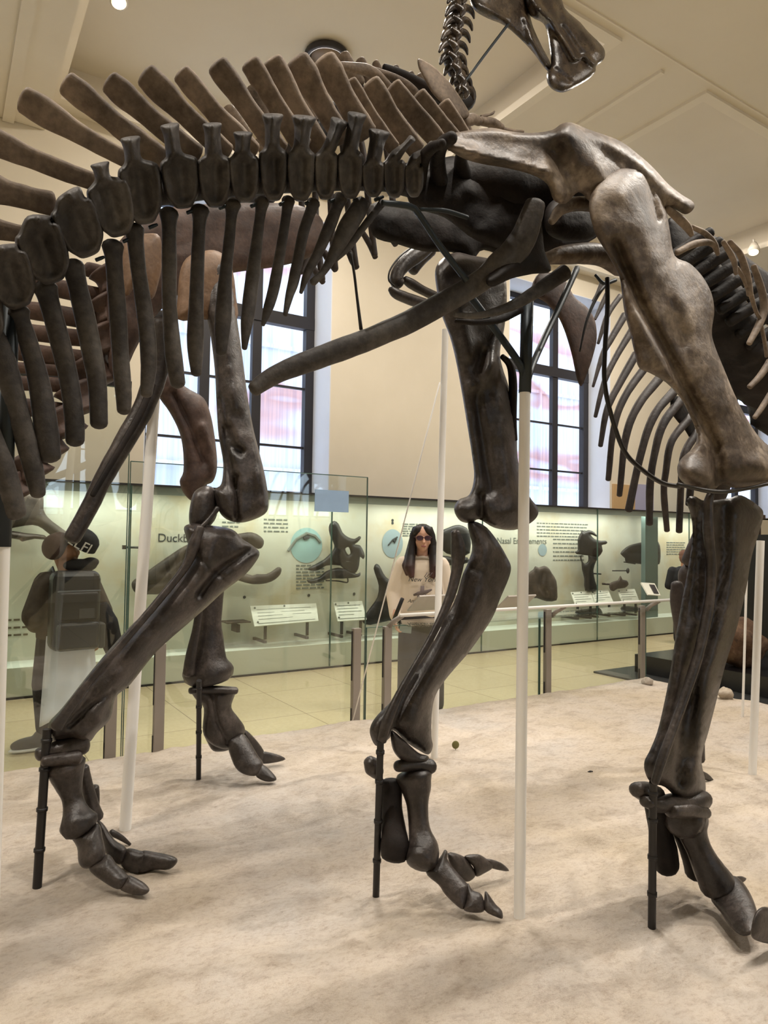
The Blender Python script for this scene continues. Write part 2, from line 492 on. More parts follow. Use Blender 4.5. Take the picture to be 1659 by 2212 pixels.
# outside: building behind screens
def screenmat():
    m, nt, b = newmat('street_screen')
    tc = nt.nodes.new('ShaderNodeTexCoord'); mp = nt.nodes.new('ShaderNodeMapping'); mp.inputs['Scale'].default_value = (9, 1, .25)
    nt.links.new(tc.outputs['Object'], mp.inputs[0])
    n = nz(nt, 2.2, 3, .5, vec=mp.outputs[0])
    r = ramp(nt, n.outputs[0], [(.35, (206, 212, 238)), (.6, (232, 234, 250)), (.75, (244, 238, 250))])
    mp2 = nt.nodes.new('ShaderNodeMapping'); mp2.inputs['Scale'].default_value = (.22, 1, 1.0); mp2.inputs['Rotation'].default_value = (0, .22, 0)
    nt.links.new(tc.outputs['Object'], mp2.inputs[0])
    n2 = nz(nt, .9, 2, .5, vec=mp2.outputs[0])
    r2 = ramp(nt, n2.outputs[0], [(.54, (255, 255, 255)), (.60, (246, 205, 198)), (.64, (240, 190, 180)), (.67, (255, 250, 252))])
    mx = nt.nodes.new('ShaderNodeMixRGB'); mx.blend_type = 'MULTIPLY'; mx.inputs[0].default_value = 1
    nt.links.new(r.outputs[0], mx.inputs[1]); nt.links.new(r2.outputs[0], mx.inputs[2])
    nt.links.new(mx.outputs[0], b.inputs['Base Color']); b.inputs['Roughness'].default_value = 1; b.inputs['Specular IOR Level'].default_value = 0
    return m
mb = MB().box((-6, 12.0, -.5), (30, 12.3, 6.6))
for k in range(24): mb.box((-6 + k * 1.5, 11.92, -.5), (-5.94 + k * 1.5, 12.0, 6.6))
for k in range(3): mb.box((-6, 11.94, .4 + 2.3 * k), (30, 12.0, .47 + 2.3 * k))
tag(mb.build('building', screenmat()), 'pale lavender and pink building front seen through the tall windows', 'building')
# ------------------------------------------------------------------ the rock plinth
def rockmat():
    m, nt, b = newmat('cast_rock')
    geo = nt.nodes.new('ShaderNodeNewGeometry'); P = geo.outputs['Position']
    n1 = nz(nt, 1.1, 5, .6, vec=P); mp = nt.nodes.new('ShaderNodeMapping'); mp.inputs['Rotation'].default_value = (0, 0, .35); mp.inputs['Scale'].default_value = (.75, 1.3, 1)
    nt.links.new(P, mp.inputs[0]); n2 = nz(nt, 8, 9, .72, vec=mp.outputs[0]); n3 = nz(nt, 48, 6, .8, vec=mp.outputs[0])
    r1 = ramp(nt, n1.outputs[0], [(.32, (208, 196, 177)), (.5, (218, 209, 198)), (.68, (209, 205, 201))])
    r2 = ramp(nt, n2.outputs[0], [(.28, (196, 182, 168)), (.5, (250, 244, 238)), (.72, (255, 248, 240))])
    r3 = ramp(nt, n3.outputs[0], [(.26, (128, 112, 100)), (.40, (228, 220, 213)), (.52, (255, 255, 255))])
    a = nt.nodes.new('ShaderNodeMixRGB'); a.blend_type = 'MULTIPLY'; a.inputs[0].default_value = .75
    nt.links.new(r1.outputs[0], a.inputs[1]); nt.links.new(r2.outputs[0], a.inputs[2])
    c = nt.nodes.new('ShaderNodeMixRGB'); c.blend_type = 'MULTIPLY'; c.inputs[0].default_value = .55
    nt.links.new(a.outputs[0], c.inputs[1]); nt.links.new(r3.outputs[0], c.inputs[2])
    nt.links.new(c.outputs[0], b.inputs['Base Color'])
    b.inputs['Roughness'].default_value = .85; b.inputs['Specular IOR Level'].default_value = .25
    ad = nt.nodes.new('ShaderNodeMath'); ad.operation = 'MULTIPLY_ADD'; ad.inputs[1].default_value = .4
    nt.links.new(n3.outputs[0], ad.inputs[0]); nt.links.new(n2.outputs[0], ad.inputs[2])
    bp = nt.nodes.new('ShaderNodeBump'); bp.inputs['Strength'].default_value = .8; bp.inputs['Distance'].default_value = .035
    nt.links.new(ad.outputs[0], bp.inputs['Height']); nt.links.new(bp.outputs[0], b.inputs['Normal'])
    return m
M['rock'] = rockmat()
PX0, PX1, PY0, PY1, PZ = -3.0, 5.62, .45, 4.25, .25
CR = [Pz(x, y, PZ) for x, y in ((-60, 2175), (60, 2135), (140, 2108), (215, 2068), (290, 2050), (345, 2030), (420, 2000), (470, 1982), (520, 1962), (600, 1945))]
def rock_z(x, y):
    z = PZ + .014 * noise.noise(Vector((x * 1.3, y * 1.3, 0))) + .011 * noise.noise(Vector((x * 4.2, y * 4.2, 3))) + .009 * noise.noise(Vector((x * 12, y * 12, 9))) + .003 * noise.noise(Vector((x * 30, y * 30, 4)))
    e = min(x - PX0, PX1 - x, y - PY0, PY1 - y)
    z -= .05 * math.exp(-max(e, 0) / .05)
    if y < 2.2 and x < 1.4:
        q = Vector((x, y, 0)); best = 9
        for a, c in zip(CR[:-1], CR[1:]):
            a2 = Vector((a.x, a.y, 0)); d = Vector((c.x, c.y, 0)) - a2
            t = max(0, min(1, (q - a2).dot(d) / d.length_squared)); best = min(best, (a2 + d * t - q).length)
        z -= .012 * math.exp(-(best / .012) ** 2)
    return z
V = []; F = []
def axis(a, b, fine0, fine1, df, dc):
    o = [a]; 
    while o[-1] < b - 1e-6:
        o.append(min(b, o[-1] + (df if fine0 < o[-1] < fine1 else dc)))
    return o
ax_, ay_ = axis(PX0, PX1, -.1, 3.4, .017, .045), axis(PY0, PY1, .9, 2.9, .017, .04)
for y in ay_:
    for x in ax_: V.append((x, y, rock_z(x, y)))
nx, ny = len(ax_), len(ay_)
for j in range(ny - 1):
    for i in range(nx - 1):
        a = j * nx + i; F.append((a, a + 1, a + nx + 1, a + nx))
ring = [(i, 0) for i in range(nx)] + [(nx - 1, j) for j in range(1, ny)] + [(i, ny - 1) for i in range(nx - 2, -1, -1)] + [(0, j) for j in range(ny - 2, 0, -1)]
base = len(V)
for i, j in ring: V.append((ax_[i], ay_[j], 0.0))
for k, (i, j) in enumerate(ring):
    k2 = (k + 1) % len(ring); i2, j2 = ring[k2]
    F.append((j * nx + i, base + k, base + k2, j2 * nx + i2))
rk = link('rock_platform', V, F, M['rock']); rk['kind'] = 'structure'

def stone(px, py, r, lab, grp=None, name='pebble', cat='stone', col=None, sq=.7):
    p = Pz(px, py, PZ); p.z = rock_z(p.x, p.y)
    v, f = [], []
    mbs = MB().ell((0, 0, 0), (1, 1, 1), n=14, m=9)
    for q in mbs.v:
        q = Vector(q); d = 1 + .35 * noise.noise(q * 1.4 + Vector((px, 0, 0))) + .15 * noise.noise(q * 4)
        v.append((p.x + q.x * r * d, p.y + q.y * r * d, p.z + r * sq * .7 + q.z * r * d * sq))
    o = link(name, v, mbs.f, col or M['rock'])
    return tag(o, lab, cat, grp)
stone(1398, 1478, .05, 'pale pebble lying near the far corner of the rock plinth', sq=.75)
stone(1567, 1508, .06, 'grey pebble beside the thin white pole at the right', sq=.8)
M['leaf'] = plain('leaf_green', (112, 108, 60), .6)
p = Pz(984, 1621, PZ); lf = MB()
zz = rock_z(p.x, p.y)
lf.ell((p.x, p.y, zz + .03), (.022, .005, .024), Matrix.Rotation(-.5, 3, 'Z')); lf.tube([(p.x, p.y, zz - .003), (p.x + .002, p.y, zz + .015)], .0025, 6)
tag(lf.build('leaf', M['leaf'], None, True), 'small round olive green leaf standing on the pale rock', 'leaf')
p = Pz(1273, 1668, PZ); zz = rock_z(p.x, p.y)
tag(MB().tube([(p.x - .014, p.y, zz + .004), (p.x, p.y - .004, zz + .006), (p.x + .016, p.y - .01, zz + .004)], [.002, .005, .003], 6).build('twig', M['black'], None, True), 'tiny dark twig lying alone on the open rock', 'twig')
# ------------------------------------------------------------------ skeleton on all fours (nearer)
YA, YN, YF = 1.79, 1.48, 2.10     # mid plane, near side, far side
A = thing('dinosaur_skeleton', 'nearer dark duckbill skeleton walking to the right with its tail raised at upper left', 'skeleton', (1.7, YA, PZ))
def D(n): return 0
# vertebrae: (outline of body: x, y, half width from top of process to bottom)
# (top x, y, hw), (neck x, y, hw), body from (x, y) to (x, y), body hw, neural spine tip x, y, hw and root x, y, hw
VT = [
 (None, None, (-45, 640), (-20, 745), 40, None),
 ((6, 530, 26), (8, 542, 34), (8, 548), (46, 668), 47, (-60, 480, 26, 60, 505, 18)),
 ((84, 466, 24), (84, 478, 32), (76, 490), (120, 614), 48, (-70, 388, 30, 112, 440, 24)),
 ((147, 414, 24), (156, 430, 30), (150, 438), (197, 556), 46, (-60, 285, 25, 200, 392, 20)),
 ((215, 352, 19), (222, 384, 18), (229, 392), (262, 513), 44, (52, 215, 26, 268, 342, 19)),
 ((281, 296, 20), (288, 344, 19), (297, 353), (316, 487), 42, (145, 180, 24, 352, 345, 24)),
 ((366, 268, 19), (376, 330, 18), (385, 339), (398, 453), 38, (238, 178, 24, 425, 335, 24)),
 ((458, 266, 19), (461, 330, 19), (463, 338), (466, 451), 34, (316, 163, 25, 490, 330, 22)),
 ((525, 285, 19), (524, 325, 17), (525, 335), (531, 440), 31, (392, 160, 20, 545, 330, 24)),
 ((589, 246, 21), (588, 310, 16), (590, 322), (592, 437), 29, (470, 142, 23, 605, 325, 22)),
 ((657, 250, 24), (651, 312, 17), (650, 325), (650, 438), 29, (541, 138, 21, 655, 315, 22)),
 ((735, 258, 18), (712, 318, 15), (705, 328), (702, 434), 24, (588, 134, 22, 695, 325, 24)),
 ((772, 244, 19), (758, 315, 17), (757, 328), (757, 432), 27, (642, 132, 25, 742, 300, 22)),
 ((820, 281, 21), (808, 340, 16), (807, 350), (806, 428), 24, (701, 130, 25, 790, 290, 26)),
 ((892, 297, 8), (856, 335, 13), (851, 345), (852, 430), 23, (756, 178, 15, 850, 320, 16)),
 ((938, 310, 9), (900, 345, 16), (893, 355), (895, 428), 20, (800, 182, 21, 900, 325, 20)),
]
CH = {  # chevrons hung under the vertebrae
 0: [(-60, 850, 20), (-15, 950, 22), (12, 1020, 22), (33, 1108, 22)],
 1: [(-20, 715, 20), (2, 760, 24), (22, 826, 23), (50, 930, 22), (72, 1010, 20), (82, 1066, 15)],
 2: [(40, 676, 22), (60, 735, 19), (84, 826, 22), (99, 920, 25), (108, 985, 22)],
 3: [(98, 622, 22), (126, 722, 21), (149, 820, 20), (160, 900, 20), (162, 952, 19)],
 4: [(158, 576, 22), (182, 680, 21), (206, 800, 20), (212, 860, 19), (214, 915, 18)],
 5: [(243, 532, 20), (252, 640, 18), (261, 780, 18), (267, 850, 17), (268, 886, 15)],
 6: [(290, 496, 19), (300, 590, 17), (316, 700, 17), (321, 790, 17), (316, 850, 13)],
 7: [(365, 462, 19), (366, 560, 16), (366, 660, 15), (374, 760, 18), (384, 828, 16)],
 8: [(432, 455, 18), (428, 540, 14), (424, 650, 15), (422, 740, 18), (424, 806, 11)],
 9: [(502, 442, 17), (495, 520, 12), (487, 600, 14), (482, 680, 18), (478, 760, 12)],
 10: [(566, 436, 15), (555, 520, 12), (544, 610, 15), (534, 690, 13), (528, 752, 6)],
 11: [(623, 433, 13), (608, 530, 11), (592, 620, 12), (578, 670, 10), (568, 702, 4)],
 12: [(677, 438, 13), (655, 505, 12), (636, 600, 12), (625, 640, 9), (616, 680, 5)],
 13: [(735, 428, 15), (711, 491, 13), (685, 550, 11), (664, 590, 9), (650, 632, 4)],
 14: [(783, 438, 14), (750, 492, 20), (722, 546, 13), (700, 585, 8), (676, 610, 8)],
 15: [(826, 438, 8), (790, 484, 8), (752, 535, 7), (724, 562, 5)],
}
vparts = []
for i, (top, neck, b0, b1, w, sp) in enumerate(VT):
    b0, b1 = np.array(b0, float), np.array(b1, float); ax2 = (b1 - b0) / np.linalg.norm(b1 - b0); pr = np.array([ax2[1], -ax2[0]])
    w *= 1.08
    prof = [(.0, .72), (.07, .96), (.22, 1.03), (.5, .98), (.72, .86), (.87, .6), (.97, .32)]
    L_ = [b0 + (b1 - b0) * t - pr * w * k for t, k in prof]; R_ = [b0 + (b1 - b0) * t + pr * w * k for t, k in prof]
    if top:
        t_, n_ = np.array(top[:2], float), np.array(neck[:2], float)
        d_ = (n_ - t_) / np.linalg.norm(n_ - t_); q_ = np.array([d_[1], -d_[0]]); ln = np.linalg.norm(n_ - t_)
        if ln > 25:
            ks = ((0, .96), (min(.3, 14 / ln), .98), (min(.5, 26 / ln), min(1, .5 + .42 * neck[2] / top[2])))
            L_ = [t_ + d_ * ln * a_ - q_ * top[2] * k for a_, k in ks] + [n_ - q_ * neck[2]] + L_
            R_ = [t_ + d_ * ln * a_ + q_ * top[2] * k for a_, k in ks] + [n_ + q_ * neck[2]] + R_
        else:
            L_ = [t_ - q_ * top[2]] + L_; R_ = [t_ + q_ * top[2]] + R_
    out_ = [tuple(p) for p in L_ + R_[::-1]]
    c_ = [tuple(b0 + (b1 - b0) * t) for t in (.2, .5, .75)]
    rid = [(c_, w * .42, -.75), ([tuple(b0 + (b1 - b0) * t - pr * w * k * .88) for t, k in prof[1:6]], 5, .25), ([tuple(b0 + (b1 - b0) * t + pr * w * k * .88) for t, k in prof[1:6]], 5, .25)]
    if top: rid.append(([top[:2], neck[:2]], 7, .45))
    yt = YA - (.13 if top else .06)
    ty = ((top[0], top[1], yt), (b1[0], b1[1], YA - .035)) if top else YA - .05
    v = plate('vertebra', out_, ty, M['tail'], A, th=.042, R=13, sm=4, rough=.12, ridges=rid)
    vparts.append(v)
    if sp:
        x0, y0, w0, x1, y1, w1 = sp
        mx_, my_ = (x0 + x1) / 2, (y0 + y1) / 2
        bone('neural_spine', [(x0, y0, w0 * 1.08), (x0 * .85 + x1 * .15, y0 * .85 + y1 * .15 + 1, w0 * 1.16), (x0 * .7 + x1 * .3, y0 * .7 + y1 * .3 + 2, w0 * 1.06), (mx_, my_ + 4, (w0 + w1) / 2 * .95), (x0 * .2 + x1 * .8, y0 * .2 + y1 * .8 + 3, w1), (x1, y1, w1)],
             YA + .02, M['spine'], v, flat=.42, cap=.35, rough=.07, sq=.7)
    if i in CH:
        c_a, c_b = CH[i][0], CH[i][1]
        bone('chevron', [(c_a[0], c_a[1], c_a[2] * 1.12), (c_a[0] * .7 + c_b[0] * .3, c_a[1] * .7 + c_b[1] * .3, c_b[2] * .98)] + CH[i][1:], YA - .01, M['tail'], v, flat=.7, cap=.7, rough=.05)
# rear-most neural spines before the hip
for x0, y0, w0, x1, y1, w1 in ((848, 188, 20, 950, 310, 20), (903, 207, 20, 985, 310, 20), (956, 226, 18, 1005, 300, 17)):
    bone('neural_spine', [(x0, y0, w0), ((x0 + x1) / 2, (y0 + y1) / 2, w0 * 1.02), (x1, y1, w1)], YA + .02, M['spine'], A, flat=.42, cap=.3, rough=.07, sq=.65)
bone('spinal_column', [(-30, 650, 30), (30, 600, 32), (90, 540, 32), (168, 490, 30), (235, 450, 28), (305, 425, 26), (390, 408, 26), (520, 395, 26), (650, 388, 25), (800, 385, 26), (900, 392, 38), (1000, 400, 60), (1100, 410, 80), (1200, 420, 80), (1290, 430, 60)], YA + .06, M['dark'], A, flat=1.0, rough=.08)
# sacral processes reaching the hip blade
for q in ([(905, 395, 16), (912, 350, 15), (930, 322, 12), (955, 310, 10)], [(948, 395, 20), (945, 345, 17), (955, 312, 15), (975, 298, 14)], [(1000, 380, 20), (995, 345, 14), (1000, 320, 12)]):
    bone('sacral_process', q, [YA, YA - .08, YA - .2, YA - .28][:len(q)], M['dark'], A, flat=1.0)
plate('sacrum', [(885, 395), (960, 345), (1080, 350), (1200, 385), (1280, 425), (1300, 500), (1215, 545), (1120, 545), (1030, 520), (960, 470), (890, 445)], YA + .02, M['dark'], A, th=.07, rough=.25)
plate('ilium', [(800, 442), (880, 436), (1000, 432), (1150, 440), (1215, 455), (1225, 520), (1180, 548), (1110, 560), (1045, 540), (1020, 560), (975, 545), (915, 543), (860, 528), (805, 508)], YF + .03, M['dark'], A, th=.05, rough=.2)
plate('ilium', [(948, 306), (966, 291), (1010, 282), (1060, 276), (1105, 284), (1150, 287), (1192, 281), (1214, 267), (1236, 265), (1275, 281), (1300, 289), (1342, 306), (1382, 336), (1412, 363), (1442, 396), (1472, 420), (1498, 437), (1497, 453), (1480, 463), (1455, 452), (1420, 452), (1370, 470), (1320, 470), (1278, 440), (1250, 415), (1222, 440), (1196, 432), (1182, 398), (1150, 378), (1098, 364), (1040, 354), (1000, 342), (966, 322)],
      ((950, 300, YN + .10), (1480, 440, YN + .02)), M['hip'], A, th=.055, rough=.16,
      ridges=[([(1000, 300), (1100, 312), (1200, 330)], 22, -.55), ([(1215, 275), (1260, 320), (1300, 380)], 26, .8), ([(1195, 330), (1235, 395)], 18, -.6), ([(1280, 290), (1380, 350), (1480, 440)], 14, .7), ([(980, 318), (1080, 345), (1180, 372)], 9, .9)])
bone('hip_peg', [(1192, 478, 8), (1212, 452, 13), (1248, 440, 15), (1290, 444, 14)], YN + .1, M['hip'], A)
plate('hip_peg', [(1178, 455), (1200, 430), (1250, 425), (1290, 440), (1300, 490), (1270, 520), (1215, 520), (1180, 500)], YN + .22, M['dark'], A, th=.09)
# near hind leg
plate('femur', [(1272, 445), (1284, 402), (1310, 374), (1346, 361), (1386, 365), (1412, 386), (1424, 420), (1440, 460), (1448, 505), (1458, 553), (1490, 569), (1518, 598), (1537, 634), (1543, 672), (1538, 710), (1541, 738), (1562, 792), (1587, 852), (1612, 902), (1642, 946), (1685, 985), (1700, 1020), (1672, 1046), (1625, 1053), (1588, 1054), (1560, 1046), (1545, 1056), (1520, 1063), (1490, 1052), (1468, 1034), (1463, 1008), (1474, 988), (1498, 966), (1505, 938), (1490, 898), (1470, 860), (1438, 826), (1404, 806), (1380, 794), (1370, 760), (1361, 720), (1350, 680), (1344, 640), (1339, 602), (1324, 570), (1304, 536), (1284, 500)],
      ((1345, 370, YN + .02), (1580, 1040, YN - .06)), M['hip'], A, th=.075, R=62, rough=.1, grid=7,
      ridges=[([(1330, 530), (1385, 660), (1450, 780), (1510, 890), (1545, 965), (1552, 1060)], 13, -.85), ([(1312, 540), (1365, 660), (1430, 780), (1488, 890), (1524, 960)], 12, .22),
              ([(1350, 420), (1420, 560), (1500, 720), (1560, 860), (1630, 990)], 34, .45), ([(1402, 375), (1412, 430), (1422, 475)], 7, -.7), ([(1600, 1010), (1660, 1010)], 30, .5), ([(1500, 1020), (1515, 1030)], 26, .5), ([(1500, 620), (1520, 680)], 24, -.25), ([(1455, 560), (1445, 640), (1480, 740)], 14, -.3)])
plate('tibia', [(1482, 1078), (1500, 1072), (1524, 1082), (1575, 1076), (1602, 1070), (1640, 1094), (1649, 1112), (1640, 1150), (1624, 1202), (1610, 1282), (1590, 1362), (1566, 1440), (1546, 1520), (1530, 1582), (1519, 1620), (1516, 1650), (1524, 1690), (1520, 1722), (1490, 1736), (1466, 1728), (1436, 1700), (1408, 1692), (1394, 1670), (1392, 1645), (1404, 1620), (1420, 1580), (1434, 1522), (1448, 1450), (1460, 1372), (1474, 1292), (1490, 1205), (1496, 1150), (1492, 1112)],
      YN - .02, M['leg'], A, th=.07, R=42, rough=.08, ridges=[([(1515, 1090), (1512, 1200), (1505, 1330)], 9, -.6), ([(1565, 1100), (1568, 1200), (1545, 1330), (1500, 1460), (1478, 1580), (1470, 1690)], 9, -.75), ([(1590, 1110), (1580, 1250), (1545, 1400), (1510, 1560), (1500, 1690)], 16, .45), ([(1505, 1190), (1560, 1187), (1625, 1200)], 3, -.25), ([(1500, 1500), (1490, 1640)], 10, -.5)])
bone('fibula', [(1537, 1062, 7), (1530, 1090, 10), (1530, 1150, 11), (1536, 1220, 10), (1532, 1300, 10), (1512, 1400, 11), (1484, 1490, 10), (1456, 1570, 9), (1430, 1640, 10), (1415, 1690, 9)], YN - .085, M['leg'], A, flat=.9)
# near foot
bone('tarsal', [(1376, 1706, 17), (1395, 1711, 22), (1418, 1716, 18)], YN + .02, M['leg'], A, flat=1.2)
bone('tarsal', [(1396, 1732, 12), (1420, 1738, 16), (1450, 1735, 20), (1490, 1735, 24), (1515, 1728, 20)], YN - .02, M['leg'], A, flat=1.4)
bone('metatarsal', [(1420, 1745, 26), (1426, 1790, 24), (1432, 1830, 28), (1440, 1868, 26)], YN + .08, M['dark'], A, flat=1.2)
bone('metatarsal', [(1472, 1762, 44), (1488, 1768, 42), (1496, 1800, 30), (1512, 1840, 27), (1532, 1880, 33), (1548, 1908, 38)], [YN, YN, YN - .01, YN - .03, YN - .05, YN - .06], M['leg'], A, flat=1.1, cap=.5)
bone('tarsal', [(1450, 1752, 14), (1490, 1750, 18), (1520, 1755, 14)], YN - .045, M['leg'], A, flat=1.3)
bone('metatarsal', [(1475, 1790, 24), (1490, 1840, 20), (1505, 1880, 24)], YN + .05, M['dark'], A, flat=1.1)
t0, t1 = YN - .06, G(1655, 2034, .29)
plate('phalanx', [(1535, 1938), (1560, 1900), (1590, 1893), (1618, 1925), (1636, 1972), (1632, 2010), (1606, 2022), (1578, 2002), (1556, 1970)], ((1545, 1930, t0), (1650, 2015, t1)), M['leg'], A, th=.045)
plate('phalanx', [(1634, 1968), (1660, 1960), (1700, 1990), (1705, 2030), (1672, 2040), (1630, 2030), (1622, 2010)], t1 - .01, M['leg'], A, th=.04)
plate('phalanx', [(1574, 1905), (1592, 1893), (1612, 1897), (1640, 1925), (1640, 1950), (1615, 1935)], t0 + .08, M['leg'], A, th=.035)
plate('phalanx', [(1632, 1912), (1680, 1906), (1700, 1925), (1690, 1952), (1645, 1952)], t0 + .05, M['leg'], A, th=.035)
# far hind leg
plate('femur', [(940, 585), (954, 560), (985, 545), (1020, 552), (1060, 560), (1088, 582), (1095, 640), (1090, 705), (1080, 760), (1086, 795), (1098, 832), (1107, 875), (1116, 925), (1118, 985), (1128, 1040), (1146, 1076), (1160, 1094), (1162, 1112), (1146, 1130), (1110, 1145), (1068, 1140), (1035, 1122), (1018, 1130), (994, 1125), (981, 1102), (990, 1080), (1014, 1068), (1024, 1030), (1019, 980), (1007, 905), (998, 850), (985, 780), (972, 728), (954, 680), (944, 630)],
      ((1000, 560, YF), (1090, 1130, YF - .05)), M['leg'], A, th=.08, R=46, rough=.1, grid=6,
      ridges=[([(1040, 760), (1030, 870), (1045, 960), (1060, 1060)], 12, -.5), ([(1070, 790), (1085, 900), (1100, 1030), (1110, 1100)], 18, .4), ([(1030, 830), (1062, 780), (1085, 720)], 16, .5), ([(1040, 1070), (1040, 1135)], 8, -.7), ([(990, 620), (1010, 760)], 18, .25)])
bone('splint', [(1085, 770, 6), (1102, 790, 8), (1108, 830, 9), (1108, 900, 8), (1112, 950, 6)], YF - .05, M['dark'], A)
plate('tibia', [(1010, 1132), (1025, 1126), (1052, 1140), (1077, 1172), (1096, 1205), (1104, 1226), (1098, 1252), (1081, 1292), (1065, 1332), (1041, 1370), (1012, 1410), (986, 1440), (961, 1470), (941, 1502), (933, 1540), (932, 1590), (935, 1612), (925, 1630), (900, 1618), (876, 1602), (850, 1578), (842, 1594), (815, 1612), (801, 1592), (800, 1570), (815, 1545), (850, 1510), (880, 1470), (910, 1430), (940, 1380), (965, 1330), (985, 1290), (998, 1245), (1012, 1212), (1020, 1180)],
      ((1050, 1150, YF - .05), (870, 1600, YF - .02)), M['leg'], A, th=.06, R=36, rough=.07,
      ridges=[([(1000, 1240), (975, 1330), (930, 1420), (880, 1500), (850, 1560)], 8, -.6), ([(1050, 1190), (1040, 1270), (1000, 1360), (940, 1450), (890, 1560)], 18, .4), ([(1015, 1225), (1045, 1235), (1075, 1290)], 4, -.4)])
bone('fibula', [(984, 1150, 10), (990, 1190, 16), (985, 1240, 12), (968, 1300, 10), (935, 1370, 8), (895, 1440, 7), (862, 1500, 9), (836, 1560, 12), (825, 1600, 10)], YF - .08, M['leg'], A)
plate('tarsal', [(846, 1578), (872, 1598), (904, 1626), (926, 1634), (921, 1652), (884, 1652), (858, 1634), (846, 1610)], YF - .05, M['leg'], A, th=.05)
bone('tarsal', [(798, 1645, 14), (806, 1656, 20), (815, 1668, 16)], YF, M['leg'], A, flat=1.1)
bone('tarsal', [(860, 1655, 12), (895, 1652, 15), (928, 1656, 16)], YF - .06, M['leg'], A, flat=1.3)
bone('metatarsal', [(894, 1676, 40), (898, 1700, 33), (902, 1740, 23), (906, 1790, 24), (913, 1835, 34), (908, 1862, 34)], [YF - .05, YF - .06, YF - .08, YF - .1, YF - .13, YF - .15], M['leg'], A, flat=1.0, cap=.4)
bone('metatarsal', [(845, 1690, 24), (846, 1740, 23), (850, 1790, 27), (853, 1825, 32), (850, 1852, 28)], [YF, YF - .02, YF - .05, YF - .07, YF - .08], M['dark'], A, flat=1.1, cap=.4)
t0, t1 = YF - .15, G(1080, 1985, .265)
ty = ((930, 1870, t0), (1080, 1975, t1))
plate('phalanx', [(920, 1884), (950, 1852), (960, 1836), (967, 1841), (969, 1861), (1005, 1904), (1013, 1917), (1006, 1956), (995, 1963), (963, 1934), (948, 1912)], ty, M['leg'], A, th=.035)
plate('phalanx', [(1010, 1908), (1021, 1923), (1041, 1933), (1047, 1966), (1028, 1972), (1002, 1966), (1006, 1945)], ty, M['leg'], A, th=.03)
plate('claw', [(1046, 1939), (1050, 1925), (1070, 1952), (1084, 1967), (1086, 1984), (1072, 1981), (1047, 1967)], ty, M['leg'], A, th=.022, sm=3)
t2 = min(G(1095, 1884, .28), t0 + .15); ty = ((970, 1860, t0 + .01), (1095, 1880, t2))
plate('phalanx', [(967, 1843), (1002, 1850), (1022, 1874), (1028, 1891), (1008, 1905), (980, 1886)], ty, M['leg'], A, th=.035)
plate('phalanx', [(1003, 1850), (1031, 1845), (1051, 1855), (1068, 1871), (1044, 1888), (1028, 1893), (1022, 1872)], ty, M['leg'], A, th=.03)
plate('claw', [(1051, 1855), (1083, 1864), (1100, 1882), (1070, 1878), (1058, 1872)], ty, M['leg'], A, th=.018, sm=3)
# ischium and pubis
bone('ischium', [(1156, 440, 22), (1148, 468, 25), (1132, 510, 28), (1108, 545, 30), (1080, 570, 28), (1045, 602, 24), (990, 636, 24), (900, 686, 24), (800, 731, 24), (700, 768, 24), (620, 798, 21), (575, 822, 19), (548, 842, 15)],
     [YN + .06, YN + .07, YN + .09, YN + .12, YN + .14, YN + .17, YN + .2, YN + .24, YN + .26, YN + .28, YN + .29, YN + .3, YN + .3], M['tail'], A, flat=.75, cap=.5)
plate('ischium', [(1120, 470), (1165, 470), (1176, 540), (1190, 585), (1150, 592), (1105, 602), (1062, 620), (1050, 600), (1090, 560)], YN + .13, M['dark'], A, th=.045, rough=.2)
bone('pubis', [(1180, 558, 13), (1212, 552, 19), (1255, 548, 22), (1300, 552, 22), (1340, 580, 18)], YN + .16, M['hip'], A, flat=.8)
bone('pubis', [(982, 680, 5), (1030, 682, 7), (1080, 670, 9), (1120, 653, 12), (1170, 622, 15), (1220, 588, 18)], YN + .2, M['tail'], A, flat=.7)
bone('pubis', [(985, 694, 5), (1030, 697, 6), (1080, 690, 8), (1125, 668, 9)], YN + .26, M['dark'], A, flat=.7)
plate('pubis', [(1148, 632), (1165, 590), (1215, 598), (1240, 640), (1268, 664), (1285, 692), (1289, 732), (1280, 772), (1270, 802), (1256, 834), (1246, 818), (1236, 770), (1222, 722), (1205, 684), (1180, 655)], YF - .02, M['red'], A, th=.03)
# trunk: far ribs
for q in ([(1300, 608, 4), (1291, 632, 4), (1281, 650, 3)], [(1312, 632, 5), (1298, 662, 5), (1285, 690, 3)], [(1340, 639, 6), (1313, 679, 6), (1292, 742, 3)],
          [(1350, 680, 8), (1319, 734, 7), (1302, 766, 6), (1281, 835, 3)], [(1366, 712, 8), (1330, 772, 7), (1305, 826, 6), (1286, 900, 4)],
          [(1374, 765, 9), (1337, 831, 8), (1311, 886, 7), (1297, 963, 5)], [(1396, 790, 9), (1349, 858, 8), (1325, 930, 7), (1314, 1036, 6)],
          [(1432, 808, 10), (1381, 872, 9), (1352, 944, 8), (1338, 1070, 6)], [(1462, 838, 10), (1414, 896, 9), (1385, 978, 8), (1358, 1102, 8)],
          [(1478, 856, 10), (1433, 915, 9), (1413, 985, 8), (1404, 1050, 8), (1403, 1132, 7)], [(1492, 900, 9), (1451, 953, 8), (1438, 1021, 7), (1434, 1066, 7), (1441, 1146, 6)],
          [(1508, 930, 9), (1478, 982, 8), (1471, 1050, 7), (1467, 1148, 7)], [(1545, 960, 8), (1500, 1010, 8), (1488, 1090, 7)]):
    bone('rib', q, YF + .08, M['rib'], A, flat=.6, n=10)
plate('shoulder_blade', [(1455, 850), (1500, 900), (1500, 960), (1480, 930), (1450, 890)], YF + .1, M['dark'], A, th=.02)
